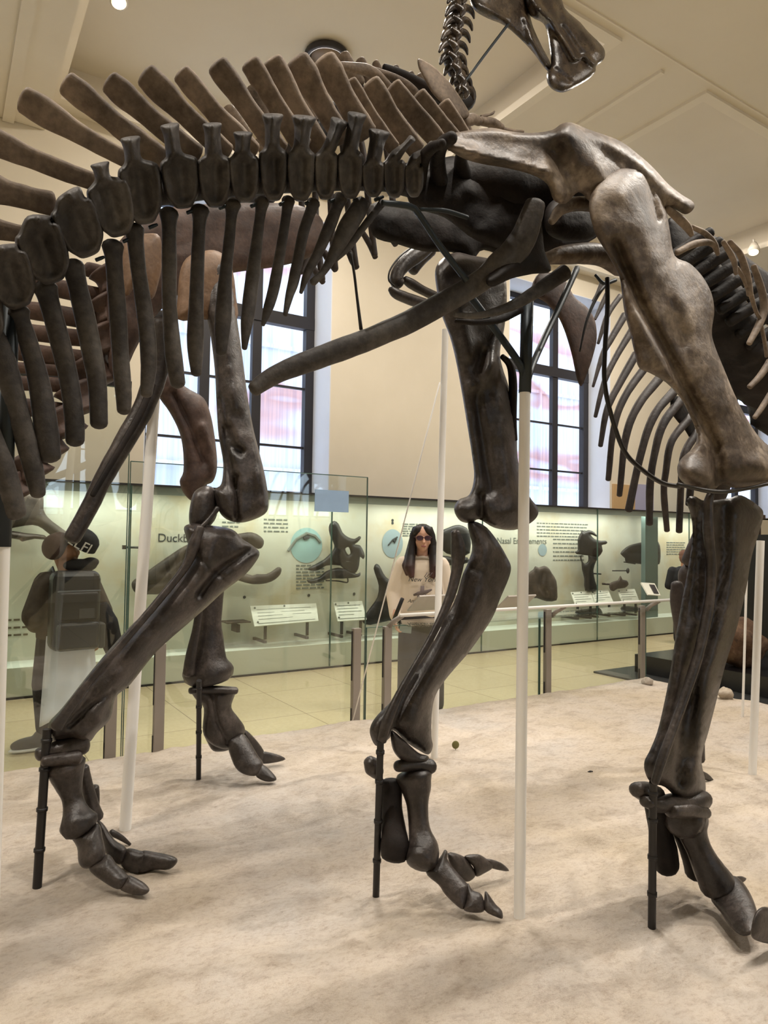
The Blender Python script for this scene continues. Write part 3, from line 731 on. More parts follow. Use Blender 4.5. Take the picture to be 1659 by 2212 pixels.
# trunk: back vertebrae seen beyond the femur
bone('spinal_column', [(1480, 560, 40), (1530, 625, 48), (1565, 690, 50), (1600, 750, 52), (1640, 815, 54), (1700, 900, 54)], YA + .05, M['dark'], A, flat=1.0, rough=.2, sub=12)
for k in range(11):
    t = k / 10; bx, by = 1458 + 205 * t, 545 + 250 * t ** 1.1
    bone('back_process', [(bx - 6, by + 8, 12), (bx + 35, by - 18, 13), (bx + 78, by - 44, 11)], [YA - .03, YA - .06, YA - .1], M['dark'], A, flat=.6, n=10)
plate('back_blade', [(1444, 472), (1492, 490), (1536, 506), (1582, 532), (1622, 562), (1690, 620), (1690, 700), (1640, 690), (1580, 600), (1520, 570), (1455, 560)], YA + .07, M['dark'], A, th=.03, rough=.2)
for q in ([(1440, 450, 6), (1464, 470, 9), (1484, 490, 9), (1494, 508, 5)], [(1494, 490, 5), (1524, 505, 6), (1543, 528, 7), (1551, 550, 4)], [(1562, 522, 5), (1584, 560, 6), (1590, 592, 4)],
          [(1576, 522, 6), (1600, 552, 7), (1614, 600, 8), (1620, 636, 7)], [(1628, 575, 6), (1646, 630, 8), (1650, 670, 8), (1640, 700, 8), (1618, 742, 6)],
          [(1462, 546, 7), (1498, 528, 8), (1532, 524, 7), (1552, 540, 4)], [(1664, 780, 8), (1642, 812, 7), (1619, 836, 6)], [(1664, 850, 6), (1646, 880, 6), (1630, 902, 5)],
          [(1592, 578, 4), (1606, 602, 4), (1612, 620, 3)], [(1622, 636, 5), (1632, 670, 4), (1642, 690, 4)], [(1644, 700, 4), (1652, 740, 4), (1656, 770, 4)]):
    bone('rib', q, YN + .02, M['spine'], A, flat=.7, n=10)
# far forelimb reaching the ground
bone('ulna', [(1462, 1262, 12), (1466, 1300, 17), (1474, 1370, 15), (1486, 1460, 14), (1500, 1560, 13), (1508, 1640, 14)], 2.25, M['rib'], A)
bone('radius', [(1490, 1225, 14), (1484, 1250, 18), (1496, 1330, 16), (1502, 1450, 14), (1510, 1640, 12)], 2.3, M['rib'], A)
bone('humerus', [(1488, 1214, 16), (1528, 1124, 18), (1572, 1012, 20), (1606, 930, 24)], [2.28, 2.2, 2.1, 2.0], M['rib'], A)
bone('claw', [(1505, 1668, 8), (1526, 1678, 7), (1541, 1688, 3)], 2.2, M['leg'], A, flat=.6)
# steel carrying the skeleton
def steel(q, y, parent=A, n=8, name='steel_strut', mat=None):
    return bone(name, q, y, mat or M['steel'], parent, n=n, rough=0, cap=.2)
steel([(826, 438, 6), (862, 442, 7), (890, 448, 7), (906, 464, 7), (950, 530, 7), (1008, 606, 7)], YN + .16)
steel([(905, 452, 4), (960, 455, 5), (1010, 470, 5)], YN + .18)
steel([(1016, 640, 8), (1070, 712, 8), (1115, 775, 8), (1128, 800, 8), (1131, 832, 6)], [YN + .3, YN + .3, YA - .05, YA - .05, YA - .05])
steel([(1246, 580, 7), (1214, 650, 7), (1180, 722, 7), (1150, 790, 7), (1139, 832, 6)], [YF - .1, YF - .15, YF - .2, YA, YA - .05])
steel([(1312, 600, 5), (1312, 668, 5), (1307, 750, 5), (1306, 826, 5), (1321, 899, 5), (1349, 975, 5), (1389, 1016, 5), (1430, 1043, 5), (1468, 1051, 5)], YN + .2, mat=M['black'])
steel([(1312, 610, 4), (1290, 640, 4), (1268, 690, 3), (1252, 760, 2)], YN + .3, mat=M['black'])
steel([(1286, 594, 3), (1305, 612, 4), (1330, 605, 4)], YN + .28)
steel([(757, 545, 3), (765, 590, 3), (771, 640, 3), (780, 712, 4)], YN + .27, mat=M['black'])
steel([(1464, 1046, 4), (1540, 1062, 5), (1600, 1058, 4), (1680, 1040, 4)], YN - .1, mat=M['black'])
for i in range(3, 14):
    x = [0, 0, 0, 203, 262, 318, 400, 470, 538, 600, 656, 708, 760, 806][i]; y = [0, 0, 0, 560, 520, 490, 458, 448, 444, 440, 438, 434, 432, 430][i]
    steel([(x + 4, y + 2, 4), (x + 14, y - 2, 4), (x + 22, y - 5, 3)], YA - .01, vparts[i], name='steel_clip')
# ------------------------------------------------------------------ upright skeleton behind
YB, BN, BF = 3.17, 2.80, 3.55
B = thing('dinosaur_skeleton', 'farther bronze-brown duckbill skeleton standing upright with its head raised at top', 'skeleton', (1.1, YB, PZ))
# near hind leg
plate('femur', [(438, 600), (440, 562), (460, 545), (490, 560), (505, 600), (511, 680), (521, 750), (534, 850), (546, 920), (561, 980), (573, 1030), (580, 1080), (576, 1106), (552, 1121), (520, 1129), (490, 1122), (472, 1102), (463, 1060), (478, 1045), (482, 1000), (472, 940), (468, 880), (464, 800), (454, 720), (442, 660)],
      ((470, 560, BN + .05), (530, 1120, BN - .06)), M['leg'], B, th=.085, R=34, rough=.1, grid=5,
      ridges=[([(490, 700), (500, 800), (515, 880)], 16, .3), ([(492, 925), (505, 965), (520, 975)], 9, -.5), ([(510, 1030), (512, 1125)], 5, -.9), ([(545, 900), (560, 1000), (570, 1090)], 14, .4), ([(474, 860), (492, 980), (505, 1050)], 7, -.5)])
plate('femur_restoration', [(384, 640), (388, 590), (402, 558), (430, 545), (462, 540), (490, 556), (504, 590), (510, 640), (512, 691), (470, 692), (430, 690), (384, 690)], BN + .03, M['tan'], B, th=.07, sm=3)
plate('tibia', [(398, 1138), (420, 1130), (449, 1134), (500, 1143), (525, 1165), (545, 1178), (560, 1192), (555, 1210), (528, 1243), (484, 1277), (446, 1312), (405, 1348), (338, 1408), (282, 1478), (250, 1506), (238, 1552), (210, 1582), (190, 1604), (150, 1598), (116, 1602), (105, 1582), (106, 1560), (136, 1527), (203, 1442), (270, 1365), (338, 1297), (388, 1236), (410, 1199), (402, 1162)],
      ((470, 1150, BN - .06), (150, 1580, BN + .02)), M['leg'], B, th=.085, R=34, rough=.08, grid=6,
      ridges=[([(412, 1205), (340, 1305), (260, 1400), (190, 1480), (140, 1550)], 6, -.6), ([(420, 1196), (470, 1240), (505, 1262)], 3, -.3), ([(540, 1190), (500, 1215), (466, 1240), (430, 1285)], 8, -.55), ([(470, 1160), (440, 1240), (360, 1330), (280, 1420), (200, 1540)], 18, .35), ([(245, 1490), (205, 1520), (150, 1570)], 5, -.5), ([(215, 1560), (180, 1590)], 14, .4)])
bone('fibula', [(432, 1140, 10), (418, 1180, 13), (400, 1225, 9), (340, 1300, 8), (270, 1382, 8), (200, 1462, 8), (150, 1530, 11), (122, 1570, 14)], BN - .13, M['leg'], B)
plate('fibula', [(411, 1090), (420, 1062), (445, 1049), (464, 1058), (470, 1090), (466, 1120), (445, 1142), (415, 1142), (408, 1120)], BN - .02, M['leg'], B, th=.06)
bone('ligament_strut', [(470, 1098, 6), (455, 1118, 5), (432, 1142, 5)], BN - .1, M['leg'], B)
# near foot
bone('tarsal', [(84, 1630, 14), (110, 1622, 18), (145, 1616, 22), (180, 1606, 22)], BN, M['leg'], B, flat=1.3)
bone('tarsal', [(95, 1645, 11), (130, 1640, 14), (168, 1636, 16)], BN - .04, M['leg'], B, flat=1.3)
bone('metatarsal', [(140, 1652, 41), (146, 1680, 32), (156, 1720, 21), (163, 1750, 25), (170, 1776, 39), (174, 1785, 36)], [BN, BN, BN - .01, BN - .03, BN - .05, BN - .05], M['leg'], B, flat=1.0, cap=.45)
bone('metatarsal', [(178, 1660, 14), (188, 1700, 13), (198, 1740, 15), (206, 1765, 18)], BN + .09, M['leg'], B)
bone('metatarsal', [(203, 1702, 11), (206, 1722, 9), (204, 1748, 10)], BN + .14, M['leg'], B)
t0, t1 = BN - .06, G(318, 1930, .27); ty = ((180, 1800, t0), (315, 1925, t1))
plate('phalanx', [(149, 1799), (180, 1790), (213, 1779), (222, 1810), (228, 1842), (222, 1864), (187, 1877), (170, 1864), (166, 1830)], ty, M['leg'], B, th=.05)
plate('phalanx', [(191, 1874), (231, 1845), (252, 1866), (272, 1886), (279, 1898), (260, 1921), (228, 1908)], ty, M['leg'], B, th=.04)
plate('claw', [(258, 1918), (275, 1891), (300, 1900), (316, 1911), (323, 1924), (308, 1934), (278, 1930)], ty, M['leg'], B, th=.025, sm=3)
t2 = G(378, 1868, .28); ty = ((225, 1800, BN + .02), (378, 1862, t2))
plate('phalanx', [(210, 1778), (222, 1778), (247, 1813), (274, 1834), (263, 1868), (230, 1846)], ty, M['leg'], B, th=.04)
plate('phalanx', [(272, 1834), (302, 1837), (320, 1846), (300, 1888), (262, 1870)], ty, M['leg'], B, th=.035)
plate('claw', [(302, 1840), (338, 1841), (376, 1850), (383, 1862), (366, 1878), (334, 1879), (298, 1886)], ty, M['leg'], B, th=.03, sm=3)
bone('phalanx', [(240, 1798, 7), (262, 1810, 6), (281, 1824, 3)], BN + .14, M['leg'], B)
# far hind leg
plate('femur', [(338, 800), (365, 800), (400, 835), (440, 860), (456, 900), (466, 960), (469, 1010), (460, 1040), (442, 1050), (430, 1076), (414, 1082), (396, 1064), (388, 1040), (396, 1018), (395, 970), (386, 930), (366, 890), (340, 850)], BF, M['red'], B, th=.08, R=26, rough=.12,
      ridges=[([(375, 850), (410, 920), (440, 1000)], 7, -.6), ([(440, 920), (458, 980), (462, 1030)], 8, .5)])
bone('femur', [(352, 690, 30), (352, 760, 26), (356, 820, 24)], BF, M['dark'], B)
bone('tibia', [(452, 1200, 40), (454, 1270, 30), (452, 1340, 26), (451, 1385, 32), (449, 1420, 42), (450, 1448, 54), (452, 1466, 50)], BF - .05, M['leg'], B, flat=.9, cap=.25)
bone('fibula', [(432, 1300, 8), (424, 1360, 9), (412, 1420, 12), (408, 1455, 13)], BF - .12, M['leg'], B)
plate('metatarsal', [(410, 1487), (440, 1483), (511, 1487), (507, 1502), (500, 1528), (515, 1550), (528, 1570), (526, 1590), (502, 1614), (480, 1618), (452, 1604), (438, 1580), (440, 1530), (424, 1512)], BF - .06, M['leg'], B, th=.07, rough=.12, ridges=[([(460, 1500), (470, 1560), (490, 1600)], 6, -.5)])
bone('tarsal', [(412, 1492, 7), (460, 1490, 9), (508, 1492, 8)], BF - .1, M['leg'], B, flat=1.6)
plate('metatarsal', [(440, 1580), (470, 1590), (505, 1600), (498, 1618), (475, 1624), (456, 1618)], BF, M['leg'], B, th=.05)
t1 = G(590, 1688, .262); ty = ((510, 1590, BF - .08), (590, 1684, t1))
plate('phalanx', [(490, 1598), (512, 1586), (530, 1588), (556, 1630), (569, 1651), (555, 1675), (526, 1672), (505, 1652)], ty, M['leg'], B, th=.045)
plate('claw', [(551, 1674), (565, 1650), (592, 1673), (596, 1686), (573, 1688)], ty, M['leg'], B, th=.025, sm=3)
t2 = G(612, 1645, .27); ty = ((535, 1590, BF), (612, 1640, t2))
plate('phalanx', [(524, 1578), (540, 1584), (570, 1622), (566, 1648), (546, 1640), (530, 1612)], ty, M['leg'], B, th=.035)
plate('claw', [(563, 1624), (597, 1629), (617, 1640), (590, 1648), (564, 1648)], ty, M['leg'], B, th=.02, sm=3)
# pelvis
bone('ischium', [(352, 700, 24), (346, 760, 24), (336, 810, 24), (311, 880, 22), (266, 960, 21), (225, 1030, 19), (196, 1090, 18), (170, 1137, 18), (156, 1162, 18)], BN + .2, M['leg'], B, flat=.8)
bone('ischium', [(330, 830, 8), (300, 900, 8), (250, 985, 7), (200, 1070, 6)], BN + .12, M['dark'], B, flat=.7)
plate('ilium', [(236, 560), (300, 480), (380, 446), (480, 440), (560, 438), (640, 442), (690, 466), (702, 500), (706, 530), (660, 560), (600, 576), (540, 584), (500, 590), (430, 605), (380, 640), (330, 690), (290, 760), (262, 820), (236, 800), (232, 700)], BN + .3, M['red'], B, th=.06, rough=.25, sm=3)
plate('ilium_restoration', [(264, 540), (280, 512), (320, 504), (346, 512), (350, 570), (340, 620), (330, 645), (312, 642), (300, 610), (270, 640)], BN + .1, M['tan'], B, th=.05, sm=3)
# tail
for q in ([(190, 582, 16), (225, 592, 18), (246, 600, 17)], [(60, 610, 18), (150, 628, 20), (246, 648, 20)], [(20, 664, 18), (130, 680, 20), (246, 702, 20)], [(-20, 708, 18), (100, 722, 18), (240, 738, 18)], [(-30, 752, 19), (80, 764, 20), (220, 782, 20)],
          [(-40, 790, 12), (70, 796, 12), (200, 806, 13)], [(-40, 826, 16), (60, 828, 16), (200, 836, 16)], [(-40, 870, 18), (60, 880, 19), (150, 890, 18)]):
    bone('neural_spine', q, YB + .05, M['red'], B, flat=.5)
for c in ((240, 600, 36, 36), (236, 665, 40, 38), (224, 735, 46, 40), (205, 800, 46, 42), (172, 860, 44, 42), (136, 912, 42, 40), (100, 960, 40, 38), (66, 1005, 38, 36), (34, 1050, 34, 32)):
    x, y, a, b_ = c
    bone('vertebra', [(x - 14, y - b_ * .55, a), (x, y, a * .82), (x + 12, y + b_ * .6, a)], YB, M['red'], B, flat=1.0, cap=.2, rough=.12)
# trunk: rear spines, ribs and back
for x0, y0, w0, x1, y1, w1 in ((492, 238, 15, 530, 290, 15), (545, 192, 14, 575, 260, 15), (646, 200, 14, 690, 270, 15), (742, 122, 14, 775, 180, 15), (778, 132, 11, 800, 175, 12), (811, 136, 8, 825, 160, 9), (829, 147, 7, 840, 168, 8), (853, 147, 9, 866, 176, 9), (886, 160, 8, 896, 180, 8), (906, 163, 7, 914, 182, 7), (1003, 262, 9, 1012, 285, 9)):
    bone('neural_spine', [(x0, y0, w0), ((x0 + x1) / 2, (y0 + y1) / 2, w0), (x1, y1, w1)], YB + .1, M['spine'], B, flat=.5, sq=.7)
bone('spinal_column', [(330, 560, 40), (420, 510, 40), (520, 450, 36), (620, 360, 32), (720, 260, 28), (800, 205, 22), (900, 205, 18), (980, 225, 18), (1010, 215, 18), (1000, 185, 18)], YB + .12, M['dark'], B)
bone('rib', [(728, 140, 6), (760, 146, 10), (795, 153, 12), (830, 178, 10), (880, 240, 8), (900, 320, 7)], BN + .1, M['spine'], B, flat=.6)
bone('rib', [(800, 148, 5), (850, 168, 8), (893, 196, 9), (930, 250, 7)], BN + .1, M['spine'], B, flat=.6)
bone('rib', [(800, 156, 8), (845, 182, 9), (885, 210, 8), (910, 260, 7)], BN + .2, M['dark'], B, flat=.6)
bone('rib', [(830, 146, 8), (880, 166, 10), (930, 196, 11), (965, 222, 9)], BN + .16, M['dark'], B, flat=.6)
for q in ([(640, 340, 7), (650, 420, 7), (655, 500, 7), (662, 560, 8), (652, 588, 5)], [(670, 310, 7), (680, 400, 7), (684, 500, 7), (696, 604, 7)], [(700, 285, 7), (712, 380, 7), (716, 480, 7), (724, 580, 7)],
          [(730, 255, 7), (745, 350, 7), (752, 450, 7), (768, 572, 7)], [(760, 235, 7), (785, 330, 7), (795, 430, 7), (809, 550, 7)], [(800, 210, 7), (830, 300, 7), (845, 400, 7), (855, 526, 7)]):
    bone('rib', q, YB + .19, M['rib'], B, flat=.6, n=10)
for x0, y0, x1, y1 in ((562, 305, 602, 380), (614, 262, 652, 335), (656, 222, 692, 295)):
    bone('neural_spine', [(x0, y0, 14), ((x0 + x1) / 2, (y0 + y1) / 2, 14), (x1, y1, 14)], YB + .1, M['spine'], B, flat=.5, sq=.7)
plate('shoulder_blade', [(902, 129), (908, 127), (933, 141), (954, 160), (973, 180), (998, 216), (1014, 246), (999, 256), (978, 242), (957, 225), (932, 199), (913, 164), (904, 146)], BN + .05, M['spine'], B, th=.022, rough=.08)
for q in ([(1004, 264, 12), (1022, 258, 11), (1036, 262, 9)], [(1040, 262, 10), (1062, 266, 11), (1084, 276, 8)], [(1080, 278, 5), (1110, 284, 4), (1130, 284, 3)], [(1040, 252, 4), (1062, 246, 3), (1068, 241, 2)]):
    bone('coracoid', q, BN + .08, M['spine'], B, rough=.2)
for q in ([(782, 500, 6), (800, 530, 7), (811, 556, 6)], [(752, 540, 7), (762, 560, 9), (770, 578, 7)], [(842, 510, 6), (855, 528, 7)], [(700, 545, 7), (714, 566, 8), (725, 583, 7)], [(676, 578, 6), (690, 598, 7), (698, 610, 6)], [(640, 540, 7), (655, 565, 8), (650, 590, 5)]):
    bone('rib', q, YB + .2, M['rib'], B, flat=.6)
# arm
bone('humerus', [(940, 515, 16), (912, 542, 17), (884, 562, 17), (862, 585, 15), (856, 605, 14), (862, 613, 14)], BN + .1, M['leg'], B, flat=.9)
bone('humerus', [(892, 584, 12), (908, 560, 14), (930, 540, 14)], BN + .16, M['leg'], B)
bone('ulna', [(844, 624, 7), (856, 634, 11), (890, 648, 12), (940, 664, 12)], BN + .05, M['leg'], B)
bone('radius', [(874, 604, 8), (890, 614, 11), (915, 628, 10), (950, 645, 10)], BN + .1, M['leg'], B)
bone('steel_strut', [(888, 535, 2), (862, 556, 2), (843, 583, 2), (840, 605, 2), (852, 618, 2)], BN + .04, M['black'], B, rough=0)
# neck
NK = [(1000, 196, 16), (992, 172, 18), (981, 148, 20), (974, 124, 22), (974, 98, 24), (979, 72, 24), (984, 46, 24), (988, 20, 24), (992, -8, 24), (1000, -36, 24), (1014, -62, 24)]
for i, (x, y, w) in enumerate(NK):
    v = bone('neck_vertebra', [(x + 4, y - 12, w * .62), (x, y, w * .78), (x - 2, y + 10, w * .6)], YB, M['bronze'], B, rough=.16, n=12)
    bone('process', [(x + w * .3, y - 4, 8), (x + w * 1.0, y - 1, 7), (x + w * 1.35, y + 8, 5), (x + w * 1.5, y + 20, 2)], YB, M['bronze'], v, flat=.8, n=10)
    bone('process', [(x - w * .2, y - 8, 9), (x - w * .75, y + 1, 7), (x - w * 1.05, y + 14, 3)], YB - .03, M['bronze'], v, flat=.9, n=10)
    bone('process', [(x - 3, y - 10, 4), (x + w * .45, y + 4, 8), (x + w * .3, y + 16, 3)], YB - .09, M['bronze'], v, n=10)
# skull
plate('jaw', [(1010, -90), (1012, -30), (1016, 4), (1027, 24), (1054, 40), (1091, 56), (1131, 91), (1155, 118), (1182, 153), (1190, 139), (1174, 107), (1156, 69), (1147, 42), (1140, 0), (1136, -60), (1080, -110)], YB, M['bronze'], B, th=.09, rough=.14, sm=3, ridges=[([(1135, 40), (1150, 90), (1178, 140)], 5, .6), ([(1030, 10), (1090, 40)], 8, .4)])
plate('skull', [(1110, -120), (1124, -40), (1136, 10), (1147, 36), (1173, 50), (1182, 72), (1186, 100), (1190, 138), (1181, 158), (1183, 180), (1196, 195), (1216, 200), (1238, 191), (1271, 171), (1286, 155), (1288, 143), (1303, 130), (1307, 114), (1300, 98), (1271, 69), (1253, 48), (1219, 16), (1210, -30), (1190, -100), (1140, -140)],
      YB - .02, M['bronze'], B, th=.1, R=30, rough=.1, grid=4.5, sm=3,
      ridges=[([(1165, 20), (1190, 45), (1215, 82), (1238, 122)], 6, .6), ([(1150, 0), (1180, 40)], 8, .35), ([(1215, 60), (1245, 105), (1262, 130)], 8, -.5), ([(1240, 128), (1262, 122), (1284, 140)], 4, .45), ([(1200, 150), (1230, 175)], 5, -.4), ([(1210, 20), (1212, 40)], 5, -.5), ([(1262, 70), (1290, 110)], 8, .3)])
bone('skull_roof', [(1040, -100, 40), (1090, -120, 50), (1150, -110, 45)], YB, M['bronze'], B)
bone('steel_strut', [(1098, 52, 3), (1050, 115, 3), (1002, 180, 3)], YB - .02, M['steel'], B, rough=0)

# ------------------------------------------------------------------ poles and rods that carry both skeletons
def pole(b, t, r, lab, name='support_pole', mat='pole', grp=None, top=None, collar=False):
    b = Vector(b); b.z = rock_z(b.x, b.y) - .01
    mb = MB().tube([b, Vector(t)], r, 16)
    o = mb.build(name, M[mat], None, True); m = o.modifiers.new('edge', 'EDGE_SPLIT'); m.split_angle = 1
    tag(o, lab, 'pole' if name == 'support_pole' else 'rod', grp)
    if top:
        MB().tube([Vector(t) - (Vector(t) - b).normalized() * .02, Vector(top)], r * 1.12, 14).build('steel_sleeve', M['steel'], o, True)
    if collar:
        for k in (.25, .5, .75, .93):
            c = b.lerp(Vector(t), k); d = (Vector(t) - b).normalized() * .006
            MB().tube([c - d, c + d], r * 1.25, 10).build('clamp', M['black'], o, True)
    return o
p1 = pole(Pz(1122, 1980, PZ), Py(1134, 836, YA - .05), .0188, 'thick white pole with a steel fork under the nearer hip, right of the middle foot', top=Py(1140, 640, YA - .05))
pole(Pz(270, 1792, PZ), Py(334, 850, YB - .02), .0245, 'white pole leaning between the legs of the upright skeleton at left')
p3 = pole(Pz(938, 1636, PZ), Py(962, 712, 3.25), .0195, 'pale pole in front of the woman, behind the middle leg')
p4 = pole(Pz(1625, 1676, PZ), Py(1643, 1168, 2.13), .0205, 'white pole near the right edge with a dark bone on its top')
pb = Pz(1604, 1548, PZ)
q5 = pole(pb, Py(1613, 1240, pb.y), .0085, 'thin white pole just left of the right edge pole')
zb = Py(0, 1640, YA); q6 = Py(8, 1162, YA)
pole((q6.x + .004, YA, .25), (q6.x - .001, YA, q6.z), .0150, 'white pole under the raised tail at the left edge', top=(q6.x, YA, q6.z + .62))
for b_, t_, r, lab in (((80, 1915), (102, 1575, 2.776), .0155, 'black clamped rod behind the left foot of the upright skeleton'),
                      ((429, 1683), (430, 1470, 3.36), .0125, 'black rod behind the far foot beside the window'),
                      ((812, 1937), (822, 1600, 2.02), .0120, 'black rod behind the middle foot'),
                      ((1408, 2000), (1411, 1690, 1.44), .0128, 'black rod behind the right foot')):
    pole(Pz(*b_, PZ), Py(*t_), r, lab, 'support_rod', 'black', collar=True)
a, b_ = Py(950, 826, 3.23), Pz(756, 1552, PZ)
b_.z = rock_z(b_.x, min(b_.y, 4.2)) + .002; b_.y = min(b_.y, 4.19)
tag(MB().tube([a, a.lerp(b_, .5) - Vector((0, 0, .01)), b_], .0045, 6).build('guy_cord', M['pole'], None, True), 'thin pale cord slanting from the pole down to the plinth edge', 'cord')
# ------------------------------------------------------------------ wall case with fossils
YC = 7.09; YB2 = 7.52; CX0, CX1, CT = -3.2, 11.6, 2.0
def panelmat():
    m, nt, b = newmat('case_panel')
    n = nz(nt, 1.4, 6, .6)
    r = ramp(nt, n.outputs[0], [(.32, (204, 192, 160)), (.46, (210, 208, 190)), (.62, (216, 217, 202)), (.74, (204, 204, 184))])
    nt.links.new(r.outputs[0], b.inputs['Base Color']); b.inputs['Roughness'].default_value = .8
    return m
M['panel'] = panelmat()
M['print'] = plain('grey_print', (120, 126, 118), .9)
M['ink'] = plain('dark_print', (62, 66, 66), .9)
M['casewhite'] = plain('case_white', (216, 222, 210), .6)
case = thing('display_case', 'long glass fronted wall case of skulls with pale green back running under the windows', 'display case', (4, YC, 0))
MB().box((CX0, YB2, .28), (CX1, YB2 + .1, CT)).build('back_panel', M['panel'], case)
MB().box((CX0, YC + .04, .02), (CX1, YB2 + .12, .28)).build('case_base', M['casewhite'], case)
MB().box((CX0, YC + .03, 0), (CX1, YC + .05, .02)).build('base_seal', M['black'], case)
mb = MB().box((CX0, YC, CT - .02), (CX1, YW - .02, CT)); mb.build('case_top', M['frame'], case)
mb = MB().box((CX0, YC + .02, CT - .10), (CX1, YC + .05, CT - .02)); mb.build('light_housing', plain('housing', (150, 158, 152), .4), case)
MB().box((CX1, YC, 0), (CX1 + .04, YB2, CT)).build('end_panel', M['casewhite'], case)
MB().box((9.62, YC + .12, .02), (9.94, YC + .2, CT)).build('divider', plain('divider_green', (96, 116, 112), .5), case)
seams = [-.65, 1.60, 3.83, 6.09, 8.34, 10.6]
xs = [CX0] + seams + [CX1]
for a, b_ in zip(xs[:-1], xs[1:]):
    MB().box((a + .006, YC - .006, .03), (b_ - .006, YC + .006, CT - .02)).build('glass_pane', M['glass_green'], case)
ms = MB()
for s in seams: ms.box((s - .007, YC - .007, .03), (s + .007, YC + .007, CT - .02))
ms.build('pane_joint', M['glass_edge'], case)
# lamp bars inside the case top
for k in range(6):
    x = -1.5 + 2.4 * k
    area('case_strip_light', (x, YC + .14, CT - .05), 2.2, 16, (1.0, 1.0, .90), .06)

def text(name, s, p, size, mat, parent, rot=(math.pi / 2, 0, 0), off=.001, shear=0, align='LEFT'):
    c = bpy.data.curves.new(name, 'FONT'); c.body = s; c.size = size; c.extrude = off; c.shear = shear; c.align_x = align
    t = bpy.data.objects.new(name, c); COL.objects.link(t)
    t.rotation_euler = rot; t.location = p
    bpy.context.view_layer.update()
    dg = bpy.context.evaluated_depsgraph_get()
    me = bpy.data.meshes.new_from_object(t.evaluated_get(dg)); me.name = name
    mw = t.matrix_world.copy(); bpy.data.objects.remove(t)
    me.transform(mw); 
    if parent: me.transform(Matrix.Translation(-wloc(parent)))
    me.materials.clear(); me.materials.append(mat)
    o = bpy.data.objects.new(name, me); COL.objects.link(o)
    if parent: o.parent = parent
    return o
def on_panel(px, py): return Py(px, py, YB2 - .004)
p = on_panel(340, 1170); text('lettering', 'Duckbills', p, .125, M['ink'], case)
p = on_panel(1073, 1174); text('lettering', 'Nasal Enlargements', p, .125, M['print'], case)
def textlines(px0, px1, py0, n, dy, seed, mat=None, parent=None):
    rnd = random.Random(seed); mbx = MB()
    for k in range(n):
        a = on_panel(px0, py0 + k * dy); b_ = on_panel(px1, py0 + k * dy)
        z = a.z; x = a.x; 
        while x < b_.x - .02:
            w = rnd.uniform(.03, .09); mbx.box((x, YB2 - .004, z - .009), (min(x + w, b_.x), YB2, z + .009)); x += w + .018
    return mbx.build('text_block', mat or M['print'], case)
textlines(570, 622, 1122, 4, 8.5, 1); textlines(870, 922, 1132, 6, 5, 2); textlines(640, 700, 1222, 8, 7, 3)
textlines(1160, 1270, 1130, 5, 7, 4); textlines(1195, 1262, 1165, 6, 9, 5); textlines(1440, 1480, 1172, 6, 5, 6); textlines(480, 520, 1128, 2, 9, 8)
for (a, b_, y, s) in ((10, 55, 1340, 9), (8, 64, 1357, 10), (10, 60, 1373, 11), (5, 14, 1412, 12), (5, 14, 1420, 13)):
    textlines(a, b_, y, 1, 1, s, plain('brown_print', (110, 98, 78), .9))
# round diagrams on the back panel
M['diag'] = plain('diagram_blue', (160, 196, 194), .8); M['diag2'] = plain('diagram_blue_grey', (156, 176, 182), .8)
def disc(px, py, r, mat, e=1.0, n=28):
    c = on_panel(px, py); m_ = MB()
    m_.add([(c.x, YB2 - .005, c.z)] + [(c.x + r * math.cos(2 * math.pi * k / n), YB2 - .005, c.z + r * e * math.sin(2 * math.pi * k / n)) for k in range(n)], [(0, 1 + k, 1 + (k + 1) % n) for k in range(n)])
    return m_.build('diagram', mat, case)
disc(662, 1178, .21, M['diag'], 1.0); disc(848, 1174, .16, M['diag2'], 1.15); disc(1172, 1188, .09, M['diag2'])
def stroke(q, r, mat):
    return MB().tube([on_panel(*a) + Vector((0, -.006, 0)) for a in q], r, 6).build('diagram_line', mat, case)
stroke([(622, 1190), (640, 1165), (662, 1152), (680, 1158), (692, 1172)], .018, M['print'])
stroke([(655, 1163), (667, 1160)], .02, M['ink']); stroke([(838, 1178), (848, 1166), (858, 1160)], .01, M['ink']); stroke([(848, 1166), (852, 1172), (856, 1164)], .012, M['ink'])
for q in ((848, 1124), (848, 1130), (765, 1283), (528, 1290), (667, 1286)): disc(q[0], q[1], .018, M['ink'])
M['stain'] = plain('panel_green', (168, 180, 120), .9)

